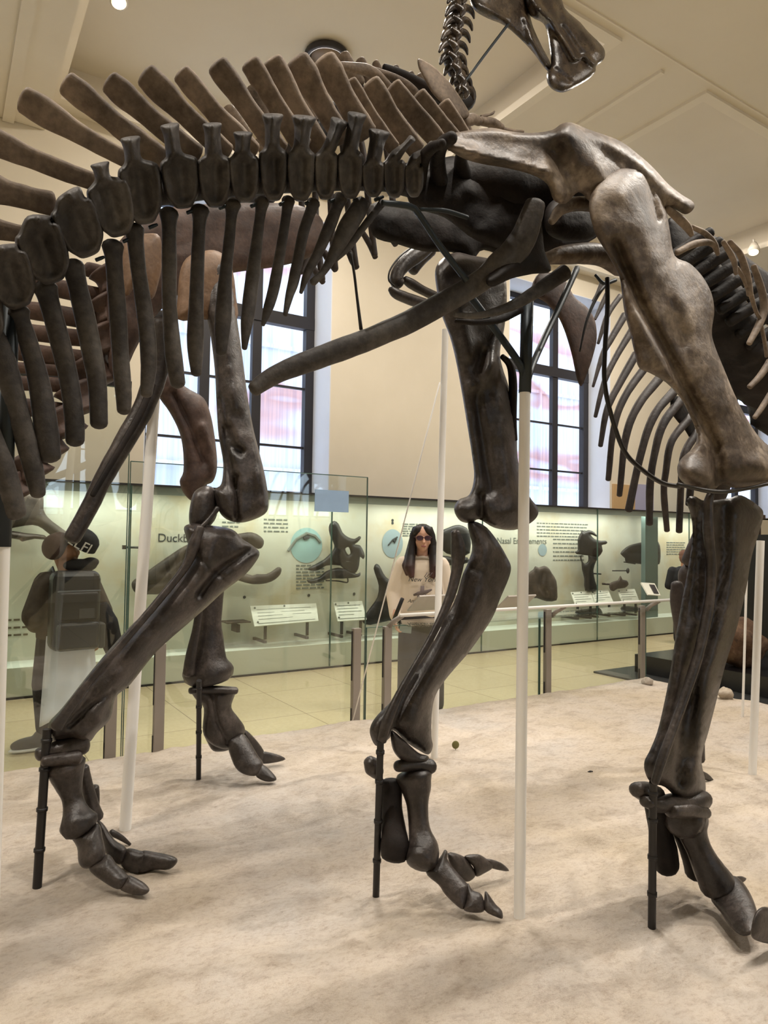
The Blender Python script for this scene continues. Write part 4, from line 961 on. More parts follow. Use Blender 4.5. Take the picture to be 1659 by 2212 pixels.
# fossils mounted in the case
def fossil(name, lab, parts, group=None, cat='fossil skull', base=None):
    c = base or (0, 0)
    p = Py(c[0], c[1], YC + .24)
    t = thing(name, lab, cat, (p.x, p.y, p.z), group)
    for nm, kind, args, kw in parts:
        kw = dict(kw); m_ = M[kw.pop('mat', 'fossil')]
        if kind == 'p': plate(nm, args, kw.pop('y', YC + .24), m_, t, th=kw.pop('th', .06), rough=kw.pop('rough', .18), sm=kw.pop('sm', 2), **kw)
        else: bone(nm, args, kw.pop('y', YC + .24), m_, t, rough=.12, **kw)
    return t
fossil('fossil_skull', 'dark skull with a tall blade crest in the case, just left of the cord', [
    ('cranium', 'p', [(712, 1132), (722, 1125), (732, 1132), (740, 1150), (752, 1160), (766, 1164), (776, 1158), (780, 1162), (772, 1172), (766, 1176), (778, 1178), (786, 1192), (788, 1202), (784, 1208), (778, 1203), (776, 1220), (770, 1236), (755, 1240), (735, 1222), (705, 1222), (695, 1228), (680, 1234), (664, 1230), (675, 1222), (700, 1208), (718, 1190), (722, 1178), (715, 1162), (710, 1145)],
     dict(holes=[[(746, 1186), (753, 1182), (757, 1194), (752, 1198)]], R=9)),
    ('jaw', 'p', [(662, 1254), (670, 1252), (690, 1246), (704, 1234), (730, 1226), (756, 1232), (770, 1240), (778, 1236), (778, 1244), (768, 1248), (740, 1250), (710, 1250), (690, 1258), (672, 1261)], dict(R=7)),
    ('mounting_bracket', 'b', [(704, 1254, 1.5), (730, 1255, 1.5), (750, 1258, 1.5), (751, 1248, 1.5)], {})], base=(725, 1250))
fossil('fossil_skull', 'dark crested skull partly behind the woman in the cream sweatshirt', [
    ('cranium', 'p', [(807, 1228), (812, 1218), (820, 1222), (828, 1238), (838, 1250), (852, 1250), (868, 1244), (884, 1236), (905, 1250), (915, 1290), (905, 1335), (870, 1338), (835, 1342), (800, 1350), (785, 1346), (784, 1335), (800, 1312), (815, 1290), (818, 1265), (812, 1245)], dict(holes=[[(862, 1262), (870, 1256), (872, 1268), (865, 1272)]], R=14))], base=(850, 1330))
fossil('fossil_skull', 'dark rounded skull directly behind the middle leg, right of the woman\'s head', [
    ('cranium', 'p', [(952, 1150), (968, 1140), (985, 1134), (1000, 1136), (1015, 1150), (1015, 1195), (990, 1200), (965, 1196), (952, 1180)], dict(R=14)),
    ('jaw', 'p', [(955, 1200), (985, 1205), (1010, 1204), (1010, 1216), (980, 1222), (955, 1216)], {})], base=(980, 1200))
fossil('fossil_skull', 'long brown skull with sloping snout under the Duckbills lettering', [
    ('snout', 'p', [(284, 1262), (290, 1252), (312, 1238), (340, 1218), (372, 1196), (405, 1176), (450, 1165), (520, 1152), (545, 1150), (562, 1158), (570, 1168), (568, 1180), (558, 1186), (535, 1176), (520, 1180), (480, 1210), (420, 1245), (360, 1280), (320, 1284), (300, 1284), (288, 1276)], dict(mat='fossil_brown', R=18, ridges=[([(350, 1240), (405, 1196)], 4, -.6), ([(320, 1262), (350, 1258), (400, 1250)], 4, -.7)])),
    ('jaw', 'p', [(505, 1238), (520, 1236), (545, 1243), (555, 1240), (575, 1240), (590, 1232), (600, 1225), (608, 1228), (606, 1240), (594, 1252), (575, 1260), (545, 1262), (515, 1254), (500, 1248)], dict(mat='fossil_brown', R=8))], base=(420, 1280))
fossil('fossil_skull', 'dark brown skull seen from the front beside the thick white pole', [
    ('cranium', 'p', [(1140, 1240), (1152, 1230), (1156, 1223), (1164, 1226), (1176, 1222), (1186, 1228), (1192, 1238), (1202, 1255), (1204, 1280), (1202, 1297), (1180, 1299), (1160, 1292), (1140, 1290), (1135, 1265)], dict(mat='fossil_brown', R=16, ridges=[([(1172, 1240), (1168, 1262), (1180, 1285)], 5, -1.0), ([(1188, 1240), (1192, 1268)], 4, -.6)]))], base=(1170, 1298))
fossil('fossil_skull', 'black horned skull mounted above its upright jaw, at the right of the case', [
    ('cranium', 'p', [(1248, 1165), (1255, 1150), (1258, 1145), (1262, 1149), (1272, 1145), (1284, 1150), (1291, 1160), (1283, 1157), (1276, 1155), (1284, 1164), (1298, 1168), (1308, 1168), (1312, 1172), (1308, 1176), (1300, 1178), (1302, 1190), (1294, 1202), (1286, 1205), (1270, 1200), (1246, 1197), (1243, 1192), (1248, 1188)], dict(R=9)),
    ('jaw', 'p', [(1253, 1200), (1272, 1198), (1292, 1202), (1288, 1212), (1282, 1232), (1286, 1256), (1290, 1275), (1264, 1276), (1262, 1250), (1257, 1230), (1256, 1215)], dict(holes=[[(1256, 1204), (1264, 1194), (1270, 1200), (1270, 1212), (1262, 1217)]], R=9)),
    ('mounting_bracket', 'b', [(1270, 1238, 1.5), (1298, 1240, 1.5)], {})], base=(1272, 1275))
fossil('fossil_skull', 'dark long skull pointing left in front of the green upright of the case', [
    ('cranium', 'p', [(1340, 1196), (1348, 1186), (1360, 1178), (1378, 1173), (1402, 1169), (1422, 1170), (1427, 1190), (1426, 1214), (1420, 1220), (1398, 1220), (1370, 1217), (1352, 1216), (1350, 1206)], dict(R=14, ridges=[([(1360, 1195), (1390, 1193), (1422, 1196)], 4, -.5)])),
    ('mounting_bracket', 'b', [(1348, 1214, 1.2), (1372, 1218, 1.2)], {})], base=(1390, 1218))
fossil('fossil_skull', 'small brown fossil like a turtle sitting above the right label plates', [
    ('cranium', 'p', [(1316, 1262), (1325, 1256), (1335, 1253), (1340, 1243), (1345, 1252), (1354, 1254), (1358, 1262), (1350, 1270), (1334, 1272), (1326, 1277), (1318, 1274)], dict(mat='fossil_brown', R=8)),
    ('jaw', 'b', [(1302, 1261, 2.2), (1312, 1262, 2.0), (1322, 1262, 1.8)], dict(mat='fossil_brown'))], cat='fossil', base=(1336, 1275))
fossil('fossil_skull', 'dark olive brown skull with open beak at the far left of the case', [
    ('cranium', 'p', [(-40, 1075), (20, 1060), (70, 1056), (93, 1070), (94, 1100), (104, 1118), (125, 1135), (146, 1150), (160, 1160), (140, 1168), (112, 1158), (92, 1142), (70, 1134), (30, 1140), (-30, 1150)], dict(mat='fossil_brown', R=18)),
    ('jaw', 'p', [(-30, 1142), (20, 1146), (60, 1152), (96, 1156), (100, 1166), (75, 1164), (48, 1170), (42, 1166), (10, 1162), (-30, 1165)], dict(mat='fossil_brown', R=8))], base=(40, 1165))
tag(MB().tube([on_panel(1292, 1231) + Vector((0, -.28, 0)), on_panel(1322, 1231) + Vector((0, -.28, 0))], .009, 6).ell(on_panel(1325, 1231) + Vector((0, -.28, 0)), (.025, .025, .045)).build('mounting_pin', M['black'], None, True), 'dark pin with round head beside the upright jaw in the case', 'pin')
tag(MB().tube([on_panel(257, 1181) + Vector((0, -.25, 0)), on_panel(297, 1182) + Vector((0, -.25, 0))], .011, 6).box(tuple(on_panel(257, 1181) + Vector((-.02, -.27, -.02))), tuple(on_panel(257, 1181) + Vector((.02, -.23, .02)))).build('mounting_pin', M['black'], None), 'grey metal pin left of the Duckbills lettering', 'pin')
tag(MB().box(tuple(on_panel(474, 1340) + Vector((0, -.25, -.012))), tuple(on_panel(524, 1343) + Vector((0, -.02, .03)))).box(tuple(on_panel(498, 1352) + Vector((0, -.2, -.05))), tuple(on_panel(501, 1345) + Vector((.02, -.02, .0)))).build('fossil_shelf', M['fossil_brown']), 'small brown shelf on a bracket low in the case just right of the far leg', 'shelf')

# slanted label plates on brackets
M['label'] = plain('label_white', (222, 222, 208), .5)
def label_stand(quad, lab, grp='slanted label plates in the case'):
    # quad: px of top-left, top-right, bottom-right, bottom-left
    tl, tr, br, bl = [Py(q[0], q[1], yy) for q, yy in zip(quad, (YC + .26, YC + .26, YC + .08, YC + .08))]
    nrm = (tr - tl).cross(bl - tl).normalized()
    if nrm.y > 0: nrm = -nrm
    t = thing('label_stand', lab, 'label plate', tuple((bl + br) / 2), grp)
    d = nrm * -.012
    v = [tl, tr, br, bl, tl + d, tr + d, br + d, bl + d]
    MB().add(v, [(0, 1, 2, 3), (4, 5, 6, 7), (0, 1, 5, 4), (1, 2, 6, 5), (2, 3, 7, 6), (3, 0, 4, 7)]).build('plate', M['label'], t)
    e = nrm * .003; mbx = MB()
    for k, (u0, u1) in enumerate(((.08, .9), (.08, .8), (.08, .9), (.08, .6))):
        s = .2 + k * .16
        a = tl.lerp(bl, s); b_ = tr.lerp(br, s)
        a2 = tl.lerp(bl, s + .022); b2 = tr.lerp(br, s + .022)
        mbx.quad(a.lerp(b_, u0) + e, a.lerp(b_, u1) + e, a2.lerp(b2, u1) + e, a2.lerp(b2, u0) + e)
    a, b_ = tl.lerp(bl, .88), tr.lerp(br, .88); a2, b2 = tl.lerp(bl, .905), tr.lerp(br, .905)
    mbx.quad(a.lerp(b_, .06) + e, a.lerp(b_, .95) + e, a2.lerp(b2, .95) + e, a2.lerp(b2, .06) + e)
    for u, s in ((.06, .12), (.5, .08), (.06, .82)):
        c = tl.lerp(bl, s).lerp(tr.lerp(br, s), u) + nrm * .004; mbx.ell(c, (.012, .012, .012), n=8, m=5)
    mbx.build('lettering', M['print'], t)
    mbb = MB()
    for u in (.18, .84):
        a = bl.lerp(br, u); mbb.box((a.x - .012, a.y + .02, a.z - .16), (a.x + .012, a.y + .05, a.z + .02))
        mbb.box((a.x - .014, a.y + .02, a.z - .2), (a.x + .014, YB2, a.z - .17))
    mbb.build('bracket', M['frame'], t)
label_stand([(540, 1309), (683, 1303), (688, 1341), (550, 1353)], 'wide white label plate under the brown duckbill skull')
label_stand([(720, 1301), (782, 1298), (792, 1338), (730, 1342)], 'white label plate just below the blade crested skull')
label_stand([(1233, 1279), (1275, 1277), (1286, 1308), (1244, 1310)], 'white label plate below the horned skull, left of its neighbour')
label_stand([(1277, 1277), (1314, 1274), (1326, 1303), (1287, 1307)], 'white label plate below the turtle like fossil')
label_stand([(1333, 1274), (1371, 1272), (1383, 1303), (1346, 1304)], 'white label plate below the long skull at the right end')

# ------------------------------------------------------------------ glass barrier along the plinth
YE = 4.27
M['railglass'] = glassmat('barrier_glass', (.96, .983, .965), 1.8)
def glass_panel(x0, x1, z1, lab):
    o = MB().box((x0, YE - .006, .12), (x1, YE + .006, z1)).build('glass_panel', M['railglass'])
    tag(o, lab, 'glass panel', 'glass panels behind the plinth')
    e = MB().box((x1 - .002, YE - .0065, .12), (x1 + .002, YE + .0065, z1)).box((x0 - .002, YE - .0065, .12), (x0 + .002, YE + .0065, z1)).box((x0, YE - .0065, z1 - .002), (x1, YE + .0065, z1 + .003))
    e.build('glass_edge', M['glass_edge'], o)
glass_panel(-1.6, .945, 2.36, 'tall clear glass panel behind the plinth at the far left')
glass_panel(.955, 2.59, 1.93, 'tall clear glass panel between the upright skeleton and the cord')
glass_panel(2.60, 4.30, .86, 'low clear glass panel in front of the woman')
glass_panel(4.31, 5.70, .86, 'low clear glass panel at the far corner of the plinth')
MB().box((-1.6, YE - .02, 2.36), (.945, YE + .02, 2.40)).build('top_rail', M['frame'], bpy.data.objects['glass_panel'])
def post(px, pyb, pyt, lab):
    b_ = Py(px, pyb, YE - .05); t_ = Py(px, pyt, YE - .05)
    r = thing('barrier_post', lab, 'post', (b_.x, YE - .05, .1), 'steel posts of the glass barrier')
    bevel(MB().box((b_.x - .03, YE - .07, .1), (b_.x + .03, YE - .03, t_.z)).build('upright', M['chrome'], r), .004)
    MB().box((b_.x - .034, YE - .052, .2), (b_.x - .028, YE - .04, .32)).box((b_.x - .034, YE - .052, t_.z - .36), (b_.x - .028, YE - .04, t_.z - .02)).build('glass_clamp', M['frame'], r)
    return b_, t_
posts = []
for px, pb_, pt_, lab in ((237, 1625, 1480, 'steel post under the slanting shin of the upright skeleton'), (341, 1611, 1390, 'steel post between the far leg and the leaning white pole'),
                          (767, 1551, 1357, 'steel post where the pale cord ends'), (834, 1541, 1353, 'steel post just left of the woman'),
                          (1182, 1475, 1316, 'steel post right of the thick white pole'), (1386, 1456, 1308, 'steel post at the far right corner of the plinth')):
    posts.append(post(px, pb_, pt_, lab))
rail = thing('reading_rail', 'slim white rail with a slanting board along the low glass barrier', 'rail', (4.3, YE, .9))
MB().tube([(2.78, YE - .16, .955), (5.86, YE - .16, .955)], .013, 10).build('rail_bar', M['pole'], rail, True)
for bx in (2.75, 4.39, 5.64):
    MB().tube([(bx, YE - .05, .86), (bx + .02, YE - .09, .905), (bx + .05, YE - .16, .952)], .018, 8).build('rail_arm', M['chrome'], rail, True)
mb = MB().box((2.9, YE - .14, .86), (5.7, YE + .2, .872)); mb.build('glass_shelf', M['glass_green'], rail)
def board(px0, px1, z, lab, w=.2):
    a = Py(px0, 1300, YE - .02).x; b_ = Py(px1, 1300, YE - .02).x
    Mx = Matrix.Translation((0, YE + .02, z)) @ Matrix.Rotation(math.radians(52), 4, 'X')
    o = thing('label_board', lab, 'label board', ((a + b_) / 2, YE, z))
    MB().box((a, -.012, -w / 2), (b_, 0, w / 2), Mx).build('board', plain('board_grey', (176, 168, 160), .5), o)
    MB().box((a + .02, 0, -w / 2 + .02), (b_ - .02, .002, w / 2 - .02), Mx).build('print', M['label'], o)
board(899, 985, 1.02, 'grey backed label board on the rail in front of the woman')
board(1090, 1150, .99, 'label board on the rail behind the thick white pole')
t = thing('sign', 'small tilted white sign with a dark picture on the rail at the far right corner', 'sign', tuple(Py(1407, 1290, YE - .12)))
tl, tr, br, bl = Py(1385, 1258, YE), Py(1414, 1260, YE), Py(1427, 1286, YE - .14), Py(1400, 1284, YE - .14)
d = Vector((0, .01, -.008))
MB().add([tl, tr, br, bl, tl + d, tr + d, br + d, bl + d], [(0, 1, 2, 3), (4, 5, 6, 7), (0, 1, 5, 4), (1, 2, 6, 5), (2, 3, 7, 6), (3, 0, 4, 7)]).build('plate', M['label'], t)
e = Vector((0, -.003, .003))
def inq(u, v): return tl.lerp(bl, v).lerp(tr.lerp(br, v), u) + e
MB().quad(inq(.5, .15), inq(.9, .15), inq(.9, .9), inq(.5, .9)).build('picture', M['frame'], t)
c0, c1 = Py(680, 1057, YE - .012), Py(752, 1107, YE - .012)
mb = MB().box((c0.x, YE - .018, c1.z), (c1.x, YE - .012, c0.z))  # thin added sheet: a reflection on the glass given as colour
m_ = glassmat('reflection_blue', (.5, .62, .72), .6, .75, (176, 204, 236))
tag(mb.build('painted_reflection', m_), 'pale blue square of painted reflection on the upper edge of the tall glass panel', 'sign')

# exhibits beyond the right end of the plinth
pl = thing('exhibit_plinth', 'low black exhibit plinth on a dark floor edge at the right, behind the near leg', 'plinth', (8.6, 3.6, 0))
MB().box((6.75, 2.2, .02), (11.5, 5.2, .22)).build('plinth_body', plain('plinth_black', (22, 21, 24), .25), pl)
MB().box((6.35, 2.0, 0), (11.8, 5.45, .02)).build('plinth_rim', plain('rim_grey', (50, 50, 50), .3), pl)
pc = Py(1592, 1400, 4.2)
v, f = [], []
e_ = MB().ell((0, 0, 0), (1, 1, 1), n=24, m=16)
for q in e_.v:
    q = Vector(q); dd = 1 + .3 * noise.noise(q * 1.7) + .12 * noise.noise(q * 5)
    v.append((pc.x + q.x * .26 * dd, 4.2 + q.y * .26 * dd, .47 + q.z * .25 * dd))
tag(link('rock_specimen', v, e_.f, bonemat('brown_rock', (48, 34, 26), (92, 68, 50), (120, 96, 74), .8)), 'rough brown rock specimen on the black plinth, behind the near shin', 'rock')
cab = thing('display_cabinet', 'dark reddish brown upright cabinet standing behind the right edge pole', 'cabinet', (9.2, 4.9, .22))
xa = Py(1590, 1300, 4.8).x; xb2 = Py(1632, 1300, 4.8).x
bevel(MB().box((xa, 4.75, .22), (xb2 + .05, 5.05, 1.80)).build('cabinet_body', plain('cabinet_brown', (44, 30, 27), .4), cab), .01)
MB().box((xa - .04, 4.72, 1.80), (xb2 + .09, 5.08, 1.85)).build('cabinet_top', plain('cabinet_top', (58, 42, 36), .4), cab)
bb = thing('display_cabinet', 'black cabinet with a pale shelf edge at the extreme right of the picture', 'cabinet', (9.6, 4.5, .22))
xa = Py(1645, 1300, 4.4).x
MB().box((xa, 4.3, .22), (xa + 1.2, 4.65, 1.6)).build('cabinet_body', plain('cabinet_black', (18, 18, 20), .4), bb)
zz = Py(1650, 1345, 4.3).z
MB().box((xa - .02, 4.26, zz - .04), (xa + 1.2, 4.3, zz)).build('shelf_edge', M['label'], bb)
# orange and lilac poster panels on the wall right of the window
pa, pb_ = Py(1306, 1045, YW - .03), Py(1372, 1108, YW - .03)
t = thing('poster', 'orange, lilac and white printed panel on the wall right of the second window', 'poster', tuple(pa))
for x0, x1, c, nm in ((1325, 1372, (206, 170, 122), 'orange_field'), (1372, 1412, (178, 176, 204), 'lilac_field'), (1412, 1490, (238, 234, 218), 'white_field')):
    a = Py(x0, 1045, YW - .03); b_ = Py(x1, 1108, YW - .03)
    MB().box((a.x, YW - .03, 2.02), (b_.x, YW - .004, a.z)).build(nm, plain(nm, c, .7), t)
# ------------------------------------------------------------------ visitors
SKIN = plain('skin', (206, 160, 136), .5); SKIN2 = plain('skin_tan', (176, 124, 88), .5)
def remeshed(name, mb, mat, parent, vox, smooth=3):
    o = mb.build(name, mat, parent, True)
    m = o.modifiers.new('remesh', 'REMESH'); m.mode = 'VOXEL'; m.voxel_size = vox; m.use_smooth_shade = True
    s = o.modifiers.new('smooth', 'SMOOTH'); s.iterations = smooth; s.factor = .5
    return o
def xf(mb, loc, rz):
    Mx = Matrix.Translation(loc) @ Matrix.Rotation(rz, 4, 'Z')
    mb.v = [tuple(Mx @ Vector(v)) for v in mb.v]; return mb
def hand(mb, w, dirv, side, palmn, s=1.0):
    """w wrist, dirv towards fingers, side towards the thumb, curled fingers"""
    d = Vector(dirv).normalized(); sd = Vector(side).normalized(); pn = Vector(palmn).normalized(); w = Vector(w)
    Mx = Matrix((sd, d, pn)).transposed()
    mb.ell(w + d * .048 * s, (.040 * s, .055 * s, .018 * s), Mx)
    for k, (o, L) in enumerate(((.029, .07), (.010, .078), (-.010, .072), (-.028, .056))):
        a = w + d * .088 * s + sd * o * s; b = a + d * L * .5 * s + pn * .012 * s; c = b + d * L * .28 * s + pn * .026 * s; e = c + pn * .02 * s - d * .004
        mb.tube([a - d * .02, a, b, c, e], [.009 * s, .0095 * s, .0088 * s, .0078 * s, .006 * s], 8)
    a = w + d * .025 * s + sd * .032 * s
    mb.tube([a - sd * .012, a + sd * .012 * s + d * .02 * s, a + sd * .022 * s + d * .05 * s + pn * .012, a + sd * .018 * s + d * .072 * s + pn * .022], [.013 * s, .0125 * s, .0105 * s, .008 * s], 8)
def head(mb, c, s=1.0, tilt=0.0, yaw=0.0):
    """face looks along -y"""
    R3 = Matrix.Rotation(yaw, 3, 'Z') @ Matrix.Rotation(tilt, 3, 'X'); c = Vector(c)
    def E(p, r): mb.ell(c + R3 @ (Vector(p) * s), tuple(x * s for x in r), R3)
    E((0, .012, .03), (.076, .095, .090)); E((0, -.016, -.035), (.060, .070, .075)); E((0, -.045, -.085), (.034, .036, .028))
    E((0, -.092, -.012), (.012, .018, .024)); E((0, -.104, -.030), (.016, .014, .011))
    E((.034, -.070, .014), (.02, .014, .010)); E((-.034, -.070, .014), (.02, .014, .010))
    E((0, -.084, -.060), (.023, .011, .006)); E((0, -.083, -.070), (.020, .012, .007))
    E((.040, -.050, -.030), (.026, .030, .026)); E((-.040, -.050, -.030), (.026, .030, .026))
    E((.078, .012, -.008), (.009, .020, .032)); E((-.078, .012, -.008), (.009, .020, .032))
    return R3
# ---- woman facing us
WP = Vector((3.55, 4.92, 0)); WR = math.atan2(-WP.x, WP.y) * -1 * -1 * .95
WR = -math.atan2(WP.x, WP.y)
wm = thing('person', 'woman with long dark hair and glasses in a cream sweatshirt, standing behind the low glass', 'person', tuple(WP))
hc = (0, -.01, 1.50)
b = MB(); R3 = head(b, hc, 1.0, 0.02, .12)
b.tube([(0, .02, 1.32), (0, .012, 1.37), (0, .0, 1.45)], [.062, .052, .052], 14)
b.ell((0, .02, 1.16), (.17, .10, .20)); b.ell((0, .02, .92), (.15, .10, .16))
ARM = {1: [(.185, .02, 1.27), (.225, .04, 1.02), (.235, -.03, .80)], -1: [(-.185, .02, 1.27), (-.245, .03, 1.03), (-.225, -.09, .84)]}
for sgn in (1, -1):
    s_, e_, w_ = [Vector(q) for q in ARM[sgn]]
    b.capsule(s_, e_, .045, .036); b.capsule(e_, w_, .036, .025)
    d = (w_ - e_).normalized()
    hand(b, w_ + d * .01, d + Vector((0, -.15, -.2)), (0, -1, 0), (-sgn, 0, 0), .95)
    b.capsule((.085 * sgn, .02, .84), (.095 * sgn, .02, .46), .075, .052); b.capsule((.095 * sgn, .02, .46), (.10 * sgn, .04, .10), .050, .035); b.ell((.10 * sgn, -.02, .05), (.04, .11, .045))
remeshed('body', xf(b, WP, WR), SKIN, wm, .0075, 2)
sw = MB()
sw.ell((0, .02, 1.20), (.205, .135, .17)); sw.tube([(0, .02, 1.335), (0, .02, 1.30), (0, .02, 1.20), (0, .015, 1.02), (0, .01, .88), (0, .01, .80)], [.085, .15, .195, .205, .205, .19], 18, flat=.68)
def flatten(mb, n0, sy=.68):
    for i in range(n0, len(mb.v)):
        x, y, z = mb.v[i]; mb.v[i] = (x, .02 + (y - .02) * sy, z)
for sgn in (1, -1):
    s_, e_, w_ = [Vector(q) for q in ARM[sgn]]
    s_ = s_ + Vector((-.03 * sgn, 0, .0))
    sw.capsule(s_, e_, .082, .072); sw.capsule(e_, w_ + (w_ - e_).normalized() * .005, .070, .050)
sweat = plain('sweatshirt_cream', (232, 216, 198), .9)
n0 = 0; flatten(sw, 0, .78)
so = remeshed('sweatshirt', xf(sw, WP, WR), sweat, wm, .010, 4)
col = MB().tube([(.075 * math.cos(a), .015 + .055 * math.sin(a) - .02, 1.335 - .015 * math.cos(a * 2) + .01 * math.sin(a)) for a in np.linspace(0, 2 * math.pi, 20)], .013, 6, False)
xf(col, WP, WR).build('collar', plain('collar_grey', (176, 164, 150), .9), so, True)
tr_ = MB()
for sgn in (1, -1):
    tr_.capsule((.085 * sgn, .02, .80), (.105 * sgn, .015, .45), .112, .10); tr_.capsule((.105 * sgn, .015, .45), (.115 * sgn, .03, .07), .098, .088)
tr_.ell((0, .02, .80), (.175, .125, .12))
remeshed('trousers', xf(tr_, WP, WR), plain('trousers_charcoal', (62, 58, 58), .9), wm, .010, 4)
sh = MB()
for sgn in (1, -1): sh.ell((.115 * sgn, -.03, .035), (.05, .135, .045))
remeshed('shoe', xf(sh, WP, WR), M['black'], wm, .010, 2)
hr = MB()
hr.ell((.048, -.045, 1.572), (.034, .05, .05), Matrix.Rotation(-.5, 3, 'Y')); hr.ell((-.048, -.045, 1.572), (.034, .05, .05), Matrix.Rotation(.5, 3, 'Y')); hr.ell((0, .022, 1.545), (.092, .105, .085)); hr.ell((0, .045, 1.48), (.092, .085, .12))
for sgn in (1, -1):
    hr.tube([(.062 * sgn, -.035, 1.60), (.083 * sgn, -.03, 1.53), (.090 * sgn, -.03, 1.44), (.098 * sgn, -.04, 1.35), (.108 * sgn, -.08, 1.25), (.085 * sgn, -.105, 1.165)], [.022, .028, .032, .042, .048, .022], 10)
    hr.tube([(.075 * sgn, .03, 1.50), (.10 * sgn, .03, 1.36), (.13 * sgn, -.03, 1.26), (.12 * sgn, -.06, 1.18)], [.04, .05, .05, .02], 10)
hm_, nt, bb_ = newmat('hair_dark')
geo = nt.nodes.new('ShaderNodeNewGeometry'); sp = nt.nodes.new('ShaderNodeSeparateXYZ'); nt.links.new(geo.outputs['Position'], sp.inputs[0])
nn = nz(nt, 60, 4, .6, vec=geo.outputs['Position']); ad = nt.nodes.new('ShaderNodeMath'); ad.operation = 'MULTIPLY_ADD'; ad.inputs[1].default_value = .12
nt.links.new(nn.outputs[0], ad.inputs[0]); nt.links.new(sp.outputs[2], ad.inputs[2])
mr = nt.nodes.new('ShaderNodeMapRange'); mr.inputs[1].default_value = 1.2; mr.inputs[2].default_value = 1.4; nt.links.new(ad.outputs[0], mr.inputs[0])
rc = ramp(nt, mr.outputs[0], [(0, (86, 52, 46)), (1, (26, 20, 20))]); nt.links.new(rc.outputs[0], bb_.inputs['Base Color']); bb_.inputs['Roughness'].default_value = .5
remeshed('hair', xf(hr, WP, WR), hm_, wm, .008, 2)
gl = MB(); c = Vector(hc)
for sgn in (1, -1):
    q = c + R3 @ Vector((.034 * sgn, -.098, .006)); gl.ell(q, (.028, .004, .019), R3)
gl2 = MB()
gl2.tube([c + R3 @ Vector((-.012, -.100, .010)), c + R3 @ Vector((.012, -.100, .010))], .003, 6)
for sgn in (1, -1):
    gl2.tube([c + R3 @ Vector((.060 * sgn, -.096, .012)), c + R3 @ Vector((.078 * sgn, -.05, .012)), c + R3 @ Vector((.084 * sgn, .02, .006))], .003, 6)
    gl2.tube([c + R3 @ Vector((.034 * sgn + .029 * math.cos(a), -.099, .006 + .020 * math.sin(a))) for a in np.linspace(0, 2 * math.pi, 16)], .0028, 6, False)
go = xf(gl2, WP, WR).build('glasses', plain('glasses_frame', (70, 34, 40), .3), wm, True)
xf(gl, WP, WR).build('lens', plain('lens_plum', (70, 48, 60), .15), go, True)
lp = MB()
lp.ell(c + R3 @ Vector((0, -.093, -.064)), (.022, .006, .007), R3)
xf(lp, WP, WR).build('lips', plain('lips', (150, 84, 82), .5), wm, True)
Mw = Matrix.Translation(WP) @ Matrix.Rotation(WR, 4, 'Z')
def chest_text(s, x, z, size, sh):
    o = text('print', s, (0, 0, 0), size, M['ink'], None, shear=sh, align='CENTER')
    me = o.data
    for vtx in me.vertices:
        q = vtx.co; r = .205; X = q.x + x
        yy = .02 - math.sqrt(max(.0, 1 - (X / .23) ** 2)) * .150
        vtx.co = Mw @ Vector((X, yy + q.y, q.z + z)) - wloc(so)
    o.parent = so; return o
chest_text('New York', .005, 1.135, .058, .35); chest_text('American Bay', .005, .955, .045, .35)
pm = MB()
def cs(x, z): return (x, .02 - math.sqrt(max(0, 1 - (x / .23) ** 2)) * .152, z)
pm.tube([cs(-.07, 1.02), cs(-.03, 1.035), cs(.04, 1.05), cs(.085, 1.07)], [.008, .016, .016, .006], 8, flat=.4)
pm.tube([cs(.0, .98), cs(.005, 1.10)], .016, 8, flat=.3); pm.tube([cs(.03, .98), cs(.03, 1.03)], .008, 8, flat=.3); pm.tube([cs(-.03, .98), cs(-.03, 1.03)], .008, 8, flat=.3)
for k in range(3): pm.tube([cs(.02 + k * .02, 1.175), cs(.045 + k * .022, 1.215)], .003, 6)
xf(pm, WP, WR).build('print', plain('print_grey', (112, 100, 98), .9), so, True)
hx = Mw @ Vector((-.245, -.16, .78)); hy = Mw @ Vector((-.16, -.24, 1.00))
tag(MB().tube([hx, hx.lerp(hy, .5), hy], [.014, .017, .016], 10).build('umbrella', M['black'], None, True), 'black folded umbrella held in the woman\'s hand over the rail', 'umbrella')
bs = MB().tube([Mw @ Vector((.15, .11, 1.345)), Mw @ Vector((.165, .02, 1.375)), Mw @ Vector((.165, -.10, 1.29)), Mw @ Vector((.16, -.155, 1.15)), Mw @ Vector((.17, -.15, .98)), Mw @ Vector((.22, -.06, .84))], .022, 8, flat=.35)
bag = thing('shoulder_bag', 'dark brown shoulder bag on a wide strap at the woman\'s side', 'bag', tuple(Mw @ Vector((.25, .0, .75))))
bs.build('strap', plain('strap_brown', (58, 36, 32), .6), bag, True)
bd = MB().box((-.05, -.09, -.12), (.05, .09, .12), Mw @ Matrix.Translation((.29, .03, .74))); bevel(bd.build('bag_body', plain('bag_brown', (48, 32, 30), .6), bag), .03, 3)
tag(MB().box((-.05, -.006, -.05), (.05, .006, .05), Mw @ Matrix.Translation((-.13, -.185, .76)) @ Matrix.Rotation(.1, 4, 'Y')).build('pouch', plain('pouch_grey', (140, 152, 148), .4)), 'small grey green pouch hanging at the woman\'s hip', 'pouch')

